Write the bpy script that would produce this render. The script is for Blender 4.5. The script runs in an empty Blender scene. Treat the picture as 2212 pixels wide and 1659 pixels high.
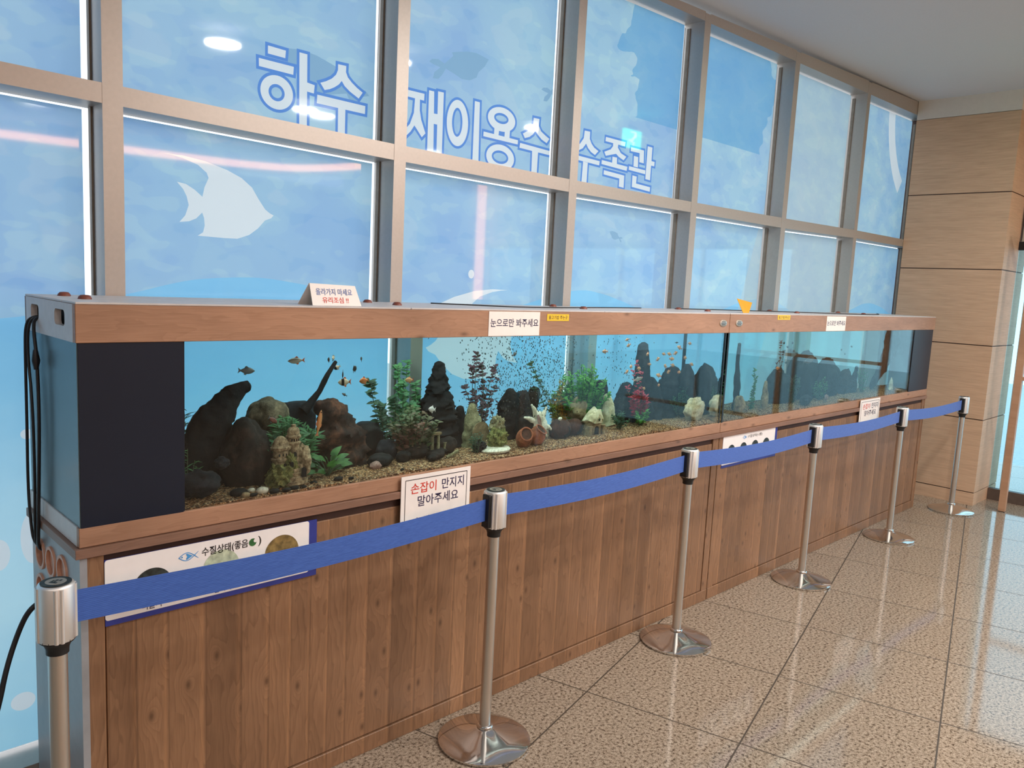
import bpy, bmesh, math, random
from mathutils import Vector, Matrix, noise
from mathutils.geometry import delaunay_2d_cdt

S = bpy.context.scene
COL = S.collection
PI = math.pi

# ---------------------------------------------------------------- camera
FPX = 1704.97
YAW, PITCH, ROLL = 0.79096, -0.12630, 0.04940
def camera():
    cy, sy, cp, sp = math.cos(YAW), math.sin(YAW), math.cos(PITCH), math.sin(PITCH)
    d = Vector((cy*cp, sy*cp, sp)); r = Vector((sy, -cy, 0)); u = r.cross(d)
    c, s = math.cos(ROLL), math.sin(ROLL)
    r, u = c*r + s*u, -s*r + c*u
    cd = bpy.data.cameras.new('camera'); co = bpy.data.objects.new('camera', cd); COL.objects.link(co)
    m = Matrix.Identity(4)
    for i in range(3):
        m[i][0], m[i][1], m[i][2] = r[i], u[i], -d[i]
    m[0][3], m[1][3], m[2][3] = -0.60445, -2.1785, 1.67651
    co.matrix_world = m
    cd.sensor_fit = 'HORIZONTAL'; cd.sensor_width = 36.0; cd.lens = FPX/2212*36.0
    cd.clip_start = 0.05; cd.clip_end = 200
    S.camera = co
camera()

# ---------------------------------------------------------------- world, exposure
w = bpy.data.worlds.new('overcast_sky'); S.world = w; w.use_nodes = True
nt = w.node_tree; nt.nodes.clear()
bg = nt.nodes.new('ShaderNodeBackground'); wo = nt.nodes.new('ShaderNodeOutputWorld')
bg.inputs[0].default_value = (0.90, 0.97, 1.05, 1); bg.inputs[1].default_value = 1.9
nt.links.new(bg.outputs[0], wo.inputs[0])
vs = S.view_settings
S.display_settings.display_device = 'sRGB'
vs.view_transform = 'Standard'; vs.look = 'None'; vs.gamma = 1.0; vs.use_curve_mapping = False
vs.exposure = 0.0
cyc = S.cycles
cyc.use_denoising = True
cyc.sample_clamp_indirect = 4.0
cyc.max_bounces = 14; cyc.transmission_bounces = 12; cyc.glossy_bounces = 6; cyc.diffuse_bounces = 5; cyc.transparent_max_bounces = 16

def area(name, loc, size, power, color, rot=(0, 0, 0), shape='RECTANGLE', size_y=None):
    l = bpy.data.lights.new(name, 'AREA'); l.shape = shape; l.size = size
    if size_y: l.size_y = size_y
    l.energy = power; l.color = color
    o = bpy.data.objects.new(name, l); COL.objects.link(o); o.location = loc; o.rotation_euler = rot
    return o
WARM = (1.0, 0.97, 0.93)
# tank lamps: light strips under the hoods, just above the fish
area('tank_lamp', (1.85, .20, 1.548), 2.4, 9, (1.0, .95, .86), size_y=.05)
area('tank_lamp', (4.55, .20, 1.548), 2.5, 6, (1.0, .97, .90), size_y=.05)

# ---------------------------------------------------------------- node helpers
def srgb(*c):
    return tuple(((v/255)/12.92 if v/255 <= .04045 else ((v/255+.055)/1.055)**2.4) for v in c)
class N:
    def __init__(s, name):
        s.m = bpy.data.materials.new(name); s.m.use_nodes = True
        s.t = s.m.node_tree; s.t.nodes.clear()
        s.out = s.t.nodes.new('ShaderNodeOutputMaterial')
    def n(s, typ, **kw):
        nd = s.t.nodes.new('ShaderNode'+typ)
        for k, v in kw.items(): setattr(nd, k, v)
        return nd
    def l(s, a, b): s.t.links.new(a, b)
    def pos(s):
        return s.n('NewGeometry').outputs['Position']
    def obj(s):
        return s.n('TexCoord').outputs['Object']
    def mapping(s, vec, scale=(1, 1, 1), loc=(0, 0, 0), rot=(0, 0, 0)):
        m = s.n('Mapping'); s.l(vec, m.inputs[0]); m.inputs['Scale'].default_value = scale
        m.inputs['Location'].default_value = loc; m.inputs['Rotation'].default_value = rot
        return m.outputs[0]
    def noise(s, vec, scale, detail=4, rough=.5, dist=0):
        x = s.n('TexNoise'); s.l(vec, x.inputs['Vector']); x.inputs['Scale'].default_value = scale
        x.inputs['Detail'].default_value = detail; x.inputs['Roughness'].default_value = rough; x.inputs['Distortion'].default_value = dist
        return x.outputs['Fac']
    def ramp(s, fac, stops, interp='LINEAR'):
        r = s.n('ValToRGB'); s.l(fac, r.inputs[0]); r.color_ramp.interpolation = interp
        e = r.color_ramp.elements
        while len(e) < len(stops): e.new(0.5)
        for x, (p, c) in zip(e, stops):
            x.position = p; x.color = tuple(c)+(1,) if len(c) == 3 else c
        return r.outputs[0]
    def math(s, op, a, b=None, c=None):
        m = s.n('Math', operation=op)
        for i, v in enumerate((a, b, c)):
            if v is None: continue
            if isinstance(v, (int, float)): m.inputs[i].default_value = v
            else: s.l(v, m.inputs[i])
        return m.outputs[0]
    def mix(s, fac, a, b, blend='MIX'):
        m = s.n('Mix', data_type='RGBA', blend_type=blend)
        for i, v in ((0, fac), (6, a), (7, b)):
            if isinstance(v, (int, float)): m.inputs[i].default_value = v
            elif isinstance(v, tuple): m.inputs[i].default_value = v if len(v) == 4 else v+(1,)
            else: s.l(v, m.inputs[i])
        return m.outputs[2]
    def sep(s, vec):
        x = s.n('SeparateXYZ'); s.l(vec, x.inputs[0]); return x.outputs
    def bsdf(s, color, rough=.5, metal=0, spec=.5, bump=None, bstr=.2, bdist=.002, **kw):
        b = s.n('BsdfPrincipled')
        for k, v in (('Base Color', color), ('Roughness', rough), ('Metallic', metal), ('Specular IOR Level', spec)):
            if isinstance(v, (int, float)): b.inputs[k].default_value = v
            elif isinstance(v, tuple): b.inputs[k].default_value = v if len(v) == 4 else v+(1,)
            else: s.l(v, b.inputs[k])
        for k, v in kw.items(): b.inputs[k].default_value = v
        if bump is not None:
            bp = s.n('Bump'); s.l(bump, bp.inputs['Height']); bp.inputs['Strength'].default_value = bstr
            bp.inputs['Distance'].default_value = bdist; s.l(bp.outputs[0], b.inputs['Normal'])
        s.l(b.outputs[0], s.out.inputs[0]); return s.m

def plain(name, c, rough=.5, metal=0, var=.12, scale=30, spec=.5, bump=0):
    a = N(name); p = a.pos()
    f = a.noise(p, scale, 4)
    lo = tuple(v*(1-var) for v in c); hi = tuple(min(1, v*(1+var)) for v in c)
    col = a.ramp(f, [(.3, lo), (.7, hi)])
    return a.bsdf(col, rough, metal, spec, bump=f if bump else None, bstr=bump)

def wood(name, base, dark, axis, plank=None, knot=(3.2, 8.0), rough=.45, ring_w=.25):
    """laminate with a printed softwood grain; axis: 0 grain along x, 2 grain along z"""
    a = N(name); p = a.pos(); s = a.sep(p)
    cross, along = (s[2], s[0]) if axis == 0 else (s[0], s[2])
    uv = a.n('CombineXYZ'); a.l(cross, uv.inputs[0]); a.l(along, uv.inputs[1]); uv = uv.outputs[0]
    if plank:                                                             # planks of uneven width and tone
        wob = a.math('MULTIPLY', a.math('SINE', a.math('MULTIPLY', cross, 9.0)), .35)
        pc = a.math('ADD', a.math('DIVIDE', cross, plank), wob)
        pid = a.math('FLOOR', pc); pf = a.math('FRACT', pc)
        wn = a.n('TexWhiteNoise', noise_dimensions='1D'); a.l(pid, wn.inputs['W']); tone = wn.outputs['Value']
        shift = a.n('CombineXYZ'); a.l(tone, shift.inputs[0]); a.l(a.math('MULTIPLY', tone, 7.0), shift.inputs[1])
        ad = a.n('VectorMath', operation='ADD'); a.l(uv, ad.inputs[0]); a.l(shift.outputs[0], ad.inputs[1]); guv = ad.outputs[0]
    else: guv = uv
    warp = a.noise(a.mapping(guv, (5, 1.1, 1)), 2.0, 3, .5)
    v = a.n('TexVoronoi', feature='F1', voronoi_dimensions='2D'); a.l(a.mapping(guv, (knot[1], knot[0], 1)), v.inputs['Vector']); v.inputs['Scale'].default_value = 1.0
    kd = v.outputs['Distance']; big = a.math('GREATER_THAN', a.sep(v.outputs['Color'])[0], .45)
    halo = a.math('MULTIPLY', a.math('POWER', 2.718, a.math('MULTIPLY', kd, -7.0)), big)
    core = a.math('MULTIPLY', a.math('POWER', 2.718, a.math('MULTIPLY', a.math('MULTIPLY', kd, kd), -230.0)), big)
    ring = a.math('FRACT', a.math('ADD', a.math('MULTIPLY', cross, 30.0), a.math('ADD', a.math('MULTIPLY', warp, 8.0), a.math('MULTIPLY', halo, 6.0))))
    rr = a.ramp(ring, [(0, (0, 0, 0)), (.72, (.5,)*3), (.94, (1, 1, 1)), (1, (0, 0, 0))])
    fg = a.noise(a.mapping(guv, (150, 5, 1)), 2.0, 6, .65)
    c = a.mix(a.math('MULTIPLY', a.sep(rr)[0], ring_w), base+(1,), dark+(1,))
    c = a.mix(a.math('MULTIPLY', a.math('SUBTRACT', fg, .35), 1.2), c, dark+(1,))
    bl = a.noise(a.mapping(guv, (4, 1.3, 1)), 1.7, 3)
    c = a.mix(1.0, c, a.ramp(bl, [(.3, (.84,)*3), (.7, (1.12,)*3)]), 'MULTIPLY')
    if plank:
        c = a.mix(1.0, c, a.ramp(tone, [(0, (.80, .79, .78)), (.5, (.98,)*3), (1, (1.16, 1.15, 1.12))]), 'MULTIPLY')
        edge = a.ramp(pf, [(0, (.72,)*3), (.035, (1, 1, 1)), (.80, (1, 1, 1)), (.90, (1.28, 1.25, 1.18)), (.965, (.92,)*3), (1, (.72,)*3)])
        c = a.mix(1.0, c, edge, 'MULTIPLY')
    c = a.mix(a.math('MULTIPLY', halo, .35), c, tuple(min(1, x*1.35) for x in base)+(1,))
    c = a.mix(a.math('MULTIPLY', core, .72), c, tuple(x*.45 for x in dark)+(1,))
    return a.bsdf(c, rough, 0, .35, bump=fg, bstr=.12, bdist=.001)

M = {}
M['wood_light'] = wood('light_pine_laminate', srgb(178, 137, 110), srgb(132, 93, 69), 0)
M['wood_edge'] = wood('brown_pine_edge', srgb(146, 112, 94), srgb(106, 78, 62), 0)
M['wood_dark'] = wood('dark_plank_laminate', srgb(146, 110, 82), srgb(96, 68, 48), 2, plank=.085, knot=(4.2, 8.0), ring_w=.38)
M['gap_dark'] = plain('dark_red_brown', srgb(60, 36, 28), .6)
M['grey_lam'] = plain('warm_grey_laminate', srgb(208, 202, 200), .45, var=.05)
M['steel_side'] = plain('blue_grey_laminate', srgb(150, 152, 156), .38, var=.05)
M['side_glass'] = plain('blue_black_backed_glass', srgb(84, 100, 106), .25, var=.06, scale=4)
M['black_panel'] = plain('black_glass_backing', srgb(29, 34, 48), .35, var=.05, scale=5, spec=.3)
M['black'] = plain('black_rubber', srgb(22, 22, 24), .5)
M['black_seal'] = plain('black_silicone', srgb(18, 20, 24), .4)
M['alu'] = plain('warm_grey_aluminium', srgb(180, 173, 166), .42, .5, var=.03, scale=80)
M['alu_side'] = M['alu']
M['bead'] = plain('tan_gasket', srgb(120, 112, 100), .6)
M['ceiling'] = plain('ceiling_paint', srgb(205, 206, 208), .9, var=.02, scale=120)
M['trim_white'] = plain('off_white_trim', srgb(214, 204, 194), .7, var=.02)
M['wall'] = plain('hall_wall_paint', srgb(168, 158, 146), .8, var=.03)
M['paper'] = plain('cream_printed_card', srgb(246, 238, 232), .5, var=.02)
M['white_board'] = plain('white_printed_board', srgb(245, 240, 238), .4, var=.02)
M['ink_navy'] = plain('navy_ink', srgb(44, 34, 74), .5)
M['ink_red'] = plain('red_ink', srgb(214, 62, 44), .5)
M['ink_blue'] = plain('blue_ink', srgb(96, 116, 172), .5)
M['ink_black'] = plain('black_ink', srgb(40, 36, 36), .5)
M['sky_ink'] = plain('sky_blue_ink', srgb(70, 150, 215), .5)
M['board_blue'] = plain('royal_blue_border', srgb(46, 56, 140), .45)
M['yellow'] = plain('yellow_sticker', srgb(240, 196, 40), .45, var=.03)
M['yellow_card'] = plain('amber_card', srgb(222, 160, 30), .5, var=.04)
M['badge'] = plain('silver_badge', srgb(190, 182, 170), .3, .6)
M['rust'] = plain('rust_brown_cap', srgb(128, 70, 54), .5)
M['tube_brown'] = plain('brown_plastic_tube', srgb(196, 146, 122), .45)
M['cable'] = plain('black_cable', srgb(26, 26, 30), .45)
M['photo_dark'] = plain('dark_photo_print', srgb(44, 50, 48), .4, var=.7, scale=60)
M['photo_green'] = plain('pale_green_photo_print', srgb(186, 196, 170), .4, var=.35, scale=50)
M['photo_brown'] = plain('mossy_brown_photo_print', srgb(128, 106, 62), .4, var=.6, scale=50)
M['foot_dark'] = plain('dark_base_plate', srgb(84, 70, 62), .5)
M['door_wood'] = wood('door_wood', srgb(190, 148, 118), srgb(156, 114, 86), 2)

def metal(name, c, rough, aniso=False):
    a = N(name); p = a.pos()
    f = a.noise(a.mapping(p, (1, 1, .05) if aniso else (1, 1, 1)), 160 if aniso else 40, 3)
    r = a.math('ADD', a.math('MULTIPLY', f, .10), rough-.05)
    return a.bsdf(c, r, 1.0, .5)
M['chrome'] = metal('polished_chrome', (.74, .72, .70), .09)
M['steel'] = metal('brushed_steel', (.70, .67, .63), .36, True)
M['silver'] = metal('satin_silver', (.88, .86, .84), .52, True)

def belt_mat():
    a = N('blue_webbing'); p = a.pos(); s = a.sep(p)
    wv = a.math('SINE', a.math('MULTIPLY', s[2], 1400.0))
    f = a.noise(a.mapping(p, (3, 3, 60)), 14, 3)
    c = a.ramp(f, [(.3, srgb(50, 86, 166)), (.7, srgb(68, 106, 188))])
    return a.bsdf(c, .62, 0, .3, bump=wv, bstr=.3, bdist=.0006, **{'Sheen Weight': .2})
M['belt'] = belt_mat()

def floor_mat():
    a = N('speckled_granite_tiles'); p = a.pos()
    th = -0.2535; T = 0.6394
    m = a.mapping(p, (1, 1, 1), (-1.8541, .2267, 0)); 
    rot = a.n('VectorRotate', rotation_type='Z_AXIS'); a.l(m, rot.inputs['Vector']); rot.inputs['Angle'].default_value = th
    s = a.sep(rot.outputs[0])
    def line(c):
        fr = a.math('FRACT', a.math('ADD', a.math('DIVIDE', c, T), 40.0))
        d = a.math('MINIMUM', fr, a.math('SUBTRACT', 1.0, fr))
        return a.math('LESS_THAN', d, .0050)
    ln = a.math('MAXIMUM', line(s[0]), line(s[1]))
    n1 = a.noise(p, 80, 3, .62); n2 = a.noise(p, 260, 2, .6)
    base = a.ramp(n1, [(.36, srgb(84, 70, 58)), (.44, srgb(142, 127, 110)), (.55, srgb(163, 147, 130)), (.68, srgb(180, 166, 148))])
    dark = a.ramp(n2, [(.37, (.42, .39, .36)), (.47, (1, 1, 1))])
    c = a.mix(1.0, base, dark, 'MULTIPLY')
    tid = a.n('TexWhiteNoise', noise_dimensions='2D')
    fl = a.n('Vector'+'Math', operation='FLOOR'); sc = a.n('VectorMath', operation='SCALE'); a.l(rot.outputs[0], sc.inputs[0]); sc.inputs['Scale'].default_value = 1/T
    a.l(sc.outputs[0], fl.inputs[0]); a.l(fl.outputs[0], tid.inputs['Vector'])
    c = a.mix(1.0, c, a.ramp(tid.outputs['Value'], [(0, (.93,)*3), (1, (1.05,)*3)]), 'MULTIPLY')
    c = a.mix(ln, c, srgb(70, 60, 50)+(1,))
    r = a.math('ADD', .075, a.math('MULTIPLY', ln, .5))
    return a.bsdf(c, r, 0, .46)
M['floor'] = floor_mat()

def pillar_mat():
    a = N('beige_veneer_panels'); p = a.pos()
    f = a.noise(a.mapping(p, (1.2, 1.2, 26)), 5, 6, .6); g = a.noise(a.mapping(p, (.6, .6, 7)), 3, 3)
    c = a.ramp(f, [(.3, srgb(188, 154, 126)), (.7, srgb(208, 172, 142))])
    c = a.mix(1.0, c, a.ramp(g, [(.3, (.95,)*3), (.7, (1.04,)*3)]), 'MULTIPLY')
    return a.bsdf(c, .55, 0, .3, bump=f, bstr=.06)
M['pillar'] = pillar_mat()

# window film: a printed translucent foil, lit by the daylight behind it
def film_mat(name, kind, gloss=True):
    a = N(name); p = a.pos(); s = a.sep(p)
    if kind == 'film':
        d = a.noise(p, 1.6, 2)
        q = a.mapping(p, (1, 1, 1.5))
        n1 = a.noise(q, 3.2, 2.5, .5, .25); n2 = a.noise(a.mapping(q, (1, 1, 1.3), (7.3, 0, 2.1)), 7.5, 1.5, .45, .2); n3 = a.noise(p, .8, 2)
        base = a.ramp(n1, [(.30, srgb(108, 158, 206)), (.40, srgb(110, 160, 206)), (.42, srgb(120, 170, 208)), (.50, srgb(122, 172, 208)), (.52, srgb(130, 180, 209)), (.60, srgb(132, 182, 209)), (.62, srgb(148, 190, 210))])
        c2 = a.ramp(n2, [(.36, srgb(104, 156, 206)), (.40, srgb(124, 170, 210)), (.58, srgb(126, 172, 210)), (.61, srgb(146, 190, 212))])
        c = a.mix(.45, base, c2)
        c = a.mix(.35, c, a.ramp(n3, [(.35, srgb(116, 156, 210)), (.65, srgb(138, 186, 208))]))
        # lower water band under a long wave
        wv = a.math('ADD', a.math('MULTIPLY', a.math('SINE', a.math('ADD', a.math('MULTIPLY', s[0], 3.3), -.95)), .085), 1.572)
        wv = a.math('ADD', wv, a.math('MULTIPLY', a.math('SUBTRACT', d, .5), .05))
        low = a.math('LESS_THAN', s[2], wv)
        lowc = a.ramp(a.math('ADD', a.math('MULTIPLY', s[2], .55), a.math('MULTIPLY', n1, .22)), [(.10, srgb(120, 188, 226)), (.45, srgb(158, 208, 232)), (.62, srgb(146, 200, 230)), (.80, srgb(114, 182, 224)), (.92, srgb(104, 174, 222))])
        c = a.mix(a.math('MULTIPLY', low, .85), c, lowc)
        # strong blue swell near the top of the right-hand bays
        d1 = a.math('SUBTRACT', s[0], 3.68); d2 = a.math('SUBTRACT', s[2], 3.1)
        rad = a.math('SQRT', a.math('ADD', a.math('MULTIPLY', d1, d1), a.math('MULTIPLY', d2, d2)))
        sw = a.math('MULTIPLY', a.math('LESS_THAN', a.math('ADD', rad, a.math('MULTIPLY', a.math('SUBTRACT', n1, .5), .5)), .80), a.math('GREATER_THAN', s[2], 2.62))
        c = a.mix(a.math('MULTIPLY', sw, .62), c, srgb(74, 146, 200)+(1,))
        hz = a.math('GREATER_THAN', a.math('SUBTRACT', s[0], a.math('MULTIPLY', s[2], .33)), 3.75)
        pale = a.math('MULTIPLY', hz, a.math('LESS_THAN', s[0], 5.75))
        c = a.mix(a.math('MULTIPLY', pale, .45), c, srgb(148, 176, 190)+(1,))
        col = a.mix(1.0, c, (1.55, 1.22, 1.0, 1), 'MULTIPLY')
    else:
        col = a.mix(a.noise(p, 6, 2), kind+(1,), tuple(v*.96 for v in kind)+(1,))
    dim = a.mix(1.0, col, (.62, .64, .66, 1), 'MULTIPLY')
    tr = a.n('BsdfTranslucent'); a.l(dim, tr.inputs[0])
    df = a.n('BsdfDiffuse'); a.l(a.mix(1.0, col, (.40, .40, .40, 1), 'MULTIPLY'), df.inputs[0])
    ad = a.n('AddShader'); a.l(tr.outputs[0], ad.inputs[0]); a.l(df.outputs[0], ad.inputs[1])
    gl = a.n('BsdfGlossy'); gl.inputs['Roughness'].default_value = .035
    fr = a.n('Fresnel'); fr.inputs[0].default_value = 1.47
    mx = a.n('MixShader'); a.l(fr.outputs[0], mx.inputs[0]); a.l(ad.outputs[0], mx.inputs[1]); a.l(gl.outputs[0], mx.inputs[2])
    a.l(mx.outputs[0], a.out.inputs[0]); return a.m
M['film'] = film_mat('blue_printed_film', 'film')
M['film_white'] = film_mat('white_film_print', srgb(214, 222, 222))
M['film_line'] = film_mat('blue_outline_print', srgb(92, 140, 204))
M['film_fish'] = film_mat('blue_fish_print', srgb(134, 172, 197))

def thin_glass(name, tint, ior=1.3, rough=0.0):
    a = N(name)
    tr = a.n('BsdfTransparent'); tr.inputs[0].default_value = tint+(1,)
    gl = a.n('BsdfGlossy'); gl.inputs['Roughness'].default_value = rough
    fr = a.n('Fresnel'); bf = a.n('NewGeometry').outputs['Backfacing']       # both faces of a pane reflect alike
    a.l(a.math('ADD', ior, a.math('MULTIPLY', bf, 1/ior-ior)), fr.inputs[0])
    mx = a.n('MixShader'); a.l(fr.outputs[0], mx.inputs[0]); a.l(tr.outputs[0], mx.inputs[1]); a.l(gl.outputs[0], mx.inputs[2])
    a.l(mx.outputs[0], a.out.inputs[0]); return a.m
M['pane'] = thin_glass('window_glass', (.97, .985, 1.0), 1.35)
M['entrance_glass'] = thin_glass('tinted_entrance_glass', (.72, .93, 1.0), 1.4)
M['tank_glass'] = thin_glass('aquarium_glass', (.985, .995, .99), 1.18)
def water_mat(name, c, dens=.85):
    a = N(name)
    g = a.n('BsdfGlass'); g.inputs['IOR'].default_value = 1.33; g.inputs['Roughness'].default_value = 0.0; g.inputs[0].default_value = (1, 1, 1, 1)
    v = a.n('VolumeAbsorption'); v.inputs['Color'].default_value = c+(1,); v.inputs['Density'].default_value = dens
    a.l(g.outputs[0], a.out.inputs['Surface']); a.l(v.outputs[0], a.out.inputs['Volume']); return a.m
M['water'] = water_mat('aquarium_water', (.32, .93, .95))
M['water_green'] = water_mat('greenish_aquarium_water', (.36, .74, .66), 1.5)

def rocky(name, c1, c2, c3, scale=14, rough=.85, bump=.6):
    a = N(name); p = a.pos()
    f = a.noise(p, scale, 6, .65, .3); g = a.noise(p, scale*4.5, 4, .6)
    c = a.ramp(f, [(.30, c1), (.5, c2), (.68, c3)])
    c = a.mix(1.0, c, a.ramp(g, [(.3, (.7,)*3), (.7, (1.2,)*3)]), 'MULTIPLY')
    return a.bsdf(c, rough, 0, .2, bump=a.math('ADD', f, a.math('MULTIPLY', g, .4)), bstr=bump, bdist=.006)
M['driftwood'] = rocky('blackened_driftwood', srgb(14, 13, 16), srgb(22, 20, 23), srgb(34, 30, 31), 18)
M['brown_rock'] = rocky('dark_brown_rock', srgb(20, 17, 18), srgb(34, 27, 25), srgb(58, 43, 36), 14)
M['grey_rock'] = rocky('mottled_grey_brown_rock', srgb(58, 52, 44), srgb(96, 84, 68), srgb(128, 112, 90), 22)
M['red_wood'] = rocky('red_brown_driftwood', srgb(26, 20, 20), srgb(52, 35, 30), srgb(104, 66, 48), 18)
M['black_stone'] = rocky('black_river_stone', srgb(12, 12, 14), srgb(20, 19, 20), srgb(30, 29, 29), 25, .7, .2)
M['slate'] = rocky('dark_slate', srgb(20, 22, 28), srgb(32, 34, 40), srgb(50, 50, 54), 14)
M['cream_rock'] = rocky('cream_rock', srgb(150, 136, 104), srgb(196, 184, 150), srgb(226, 216, 188), 18, .8, .4)
M['tan_rock'] = rocky('tan_rock', srgb(104, 84, 60), srgb(146, 124, 94), srgb(176, 154, 120), 18)
M['castle'] = rocky('weathered_cast_stone', srgb(74, 56, 42), srgb(158, 134, 104), srgb(212, 190, 154), 70, .8, .35)
M['moss'] = rocky('olive_moss', srgb(58, 62, 36), srgb(110, 110, 62), srgb(164, 156, 96), 70, .9, .8)
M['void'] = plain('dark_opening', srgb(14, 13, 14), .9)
def gravel_mat():
    a = N('brown_gravel'); p = a.pos()
    v = a.n('TexVoronoi', feature='F1'); a.l(p, v.inputs['Vector']); v.inputs['Scale'].default_value = 150
    c = a.ramp(a.sep(v.outputs['Color'])[0], [(0, srgb(76, 46, 30)), (.35, srgb(148, 98, 60)), (.6, srgb(182, 132, 88)), (.85, srgb(224, 176, 126)), (1, srgb(244, 216, 178))])
    e = a.ramp(v.outputs['Distance'], [(.2, (1, 1, 1)), (.75, (.25,)*3)])
    c = a.mix(1.0, c, e, 'MULTIPLY')
    return a.bsdf(c, .8, 0, .25, bump=a.math('SUBTRACT', 1.0, v.outputs['Distance']), bstr=.9, bdist=.004)
M['gravel'] = gravel_mat()
M['terracotta'] = rocky('terracotta_clay', srgb(104, 56, 38), srgb(146, 82, 56), srgb(172, 104, 74), 22, .65, .1)
M['coconut'] = rocky('dark_coconut_and_pot_shade', srgb(44, 28, 22), srgb(66, 40, 32), srgb(88, 56, 44), 40, .8, .4)
M['shell'] = rocky('ivory_shell', srgb(190, 178, 150), srgb(228, 218, 196), srgb(242, 236, 222), 26, .45, .1)
M['shell_pink'] = rocky('pinkish_shell', srgb(110, 84, 78), srgb(150, 116, 106), srgb(186, 152, 142), 40, .6, .2)
M['ruin'] = rocky('yellowed_cast_stone', srgb(84, 78, 56), srgb(132, 122, 92), srgb(176, 164, 128), 40)
def leaf(name, c1, c2, c3=None):
    a = N(name); p = a.pos(); f = a.noise(p, 35, 3); g = a.noise(p, 9, 2)
    c = a.ramp(f, [(.3, c1), (.7, c2)])
    if c3: c = a.mix(a.ramp(g, [(.42, (0, 0, 0)), (.58, (1, 1, 1))]), c, c3+(1,))
    b = a.n('BsdfPrincipled'); a.l(c, b.inputs['Base Color']); b.inputs['Roughness'].default_value = .5
    t = a.n('BsdfTranslucent'); a.l(c, t.inputs[0])
    m = a.n('MixShader'); m.inputs[0].default_value = .4; a.l(b.outputs[0], m.inputs[1]); a.l(t.outputs[0], m.inputs[2]); a.l(m.outputs[0], a.out.inputs[0])
    return a.m
M['leaf_dark'] = leaf('dark_green_leaf', srgb(30, 62, 44), srgb(52, 96, 62))
M['leaf_mid'] = leaf('mid_green_leaf', srgb(44, 98, 62), srgb(86, 146, 84))
M['leaf_bright'] = leaf('bright_green_leaf', srgb(60, 128, 44), srgb(110, 170, 66))
M['leaf_broad'] = leaf('broad_green_leaf', srgb(38, 86, 36), srgb(84, 140, 62))
M['leaf_yellow'] = leaf('orange_green_leaf', srgb(110, 130, 50), srgb(150, 160, 70), srgb(226, 150, 56))
M['leaf_red'] = leaf('crimson_leaf', srgb(150, 26, 48), srgb(206, 52, 80))
M['leaf_wine'] = leaf('wine_dark_leaf', srgb(50, 34, 44), srgb(104, 58, 74))
M['leaf_pinkbrown'] = leaf('pink_brown_leaf', srgb(104, 66, 58), srgb(150, 104, 88), srgb(96, 110, 72))
M['stem'] = plain('plant_stem', srgb(60, 76, 48), .6)
def fishmat(name, top, belly, stripe=None):
    a = N(name); o = a.obj(); s = a.sep(o)
    f = a.math('ADD', a.math('MULTIPLY', s[2], 22.0), .5)
    c = a.ramp(f, [(.25, belly), (.7, top)])
    if stripe:
        w_ = a.math('SINE', a.math('MULTIPLY', s[0], 230.0))
        c = a.mix(a.ramp(w_, [(.35, (0, 0, 0)), (.5, (1, 1, 1))]), c, stripe+(1,))
    return a.bsdf(c, .32, .15, .6)
M['f_silver'] = fishmat('silver_fish_scale', srgb(96, 104, 100), srgb(216, 214, 200))
M['f_grey'] = fishmat('grey_fish_scale', srgb(54, 60, 62), srgb(120, 122, 124))
M['f_tiger'] = fishmat('tiger_barb_scale', srgb(206, 196, 170), srgb(220, 212, 190), srgb(26, 28, 28))
M['f_dark'] = fishmat('dark_fish_scale', srgb(30, 34, 34), srgb(62, 64, 62))
M['f_orange'] = fishmat('orange_fish_scale', srgb(206, 122, 62), srgb(222, 158, 106))
M['f_gold'] = fishmat('gold_fish_scale', srgb(196, 142, 92), srgb(216, 178, 138))
M['f_red'] = fishmat('red_brown_fish_scale', srgb(96, 48, 40), srgb(140, 80, 68))
M['f_white'] = fishmat('white_fish_scale', srgb(208, 206, 204), srgb(232, 230, 226))
M['f_fin_o'] = plain('orange_fin', srgb(206, 110, 70), .5)
M['f_fin_g'] = plain('grey_fin', srgb(70, 74, 74), .5)
M['f_fin_w'] = plain('white_fin', srgb(214, 210, 206), .5)
M['eye'] = plain('fish_eye', srgb(14, 14, 14), .2)
def bubble_mat():
    a = N('air_bubble')
    tr = a.n('BsdfTransparent'); tr.inputs[0].default_value = (.30, .36, .36, 1)
    gl = a.n('BsdfGlossy'); gl.inputs['Roughness'].default_value = .08
    lw = a.n('LayerWeight'); lw.inputs[0].default_value = .35
    mx = a.n('MixShader'); a.l(lw.outputs['Facing'], mx.inputs[0]); a.l(tr.outputs[0], mx.inputs[1]); a.l(gl.outputs[0], mx.inputs[2])
    a.l(mx.outputs[0], a.out.inputs[0]); return a.m
M['bubble'] = bubble_mat()
def glow(name, c, st):
    a = N(name); e = a.n('Emission'); e.inputs[0].default_value = c+(1,); e.inputs[1].default_value = st
    a.l(e.outputs[0], a.out.inputs[0]); return a.m
M['cove'] = glow('warm_cove_lamp', (1.0, .40, .17), 22.0)
M['strip'] = glow('lit_wood_column_glow', (1.0, .36, .15), 13.0)
M['disc'] = glow('downlight_lens', (1.0, .92, .80), 22.0)
M['exit_green'] = glow('lit_green_sign', (.02, .80, .50), 14.0)
M['exit_white'] = glow('lit_white_pictogram', (.9, 1, .95), 12.0)
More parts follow.
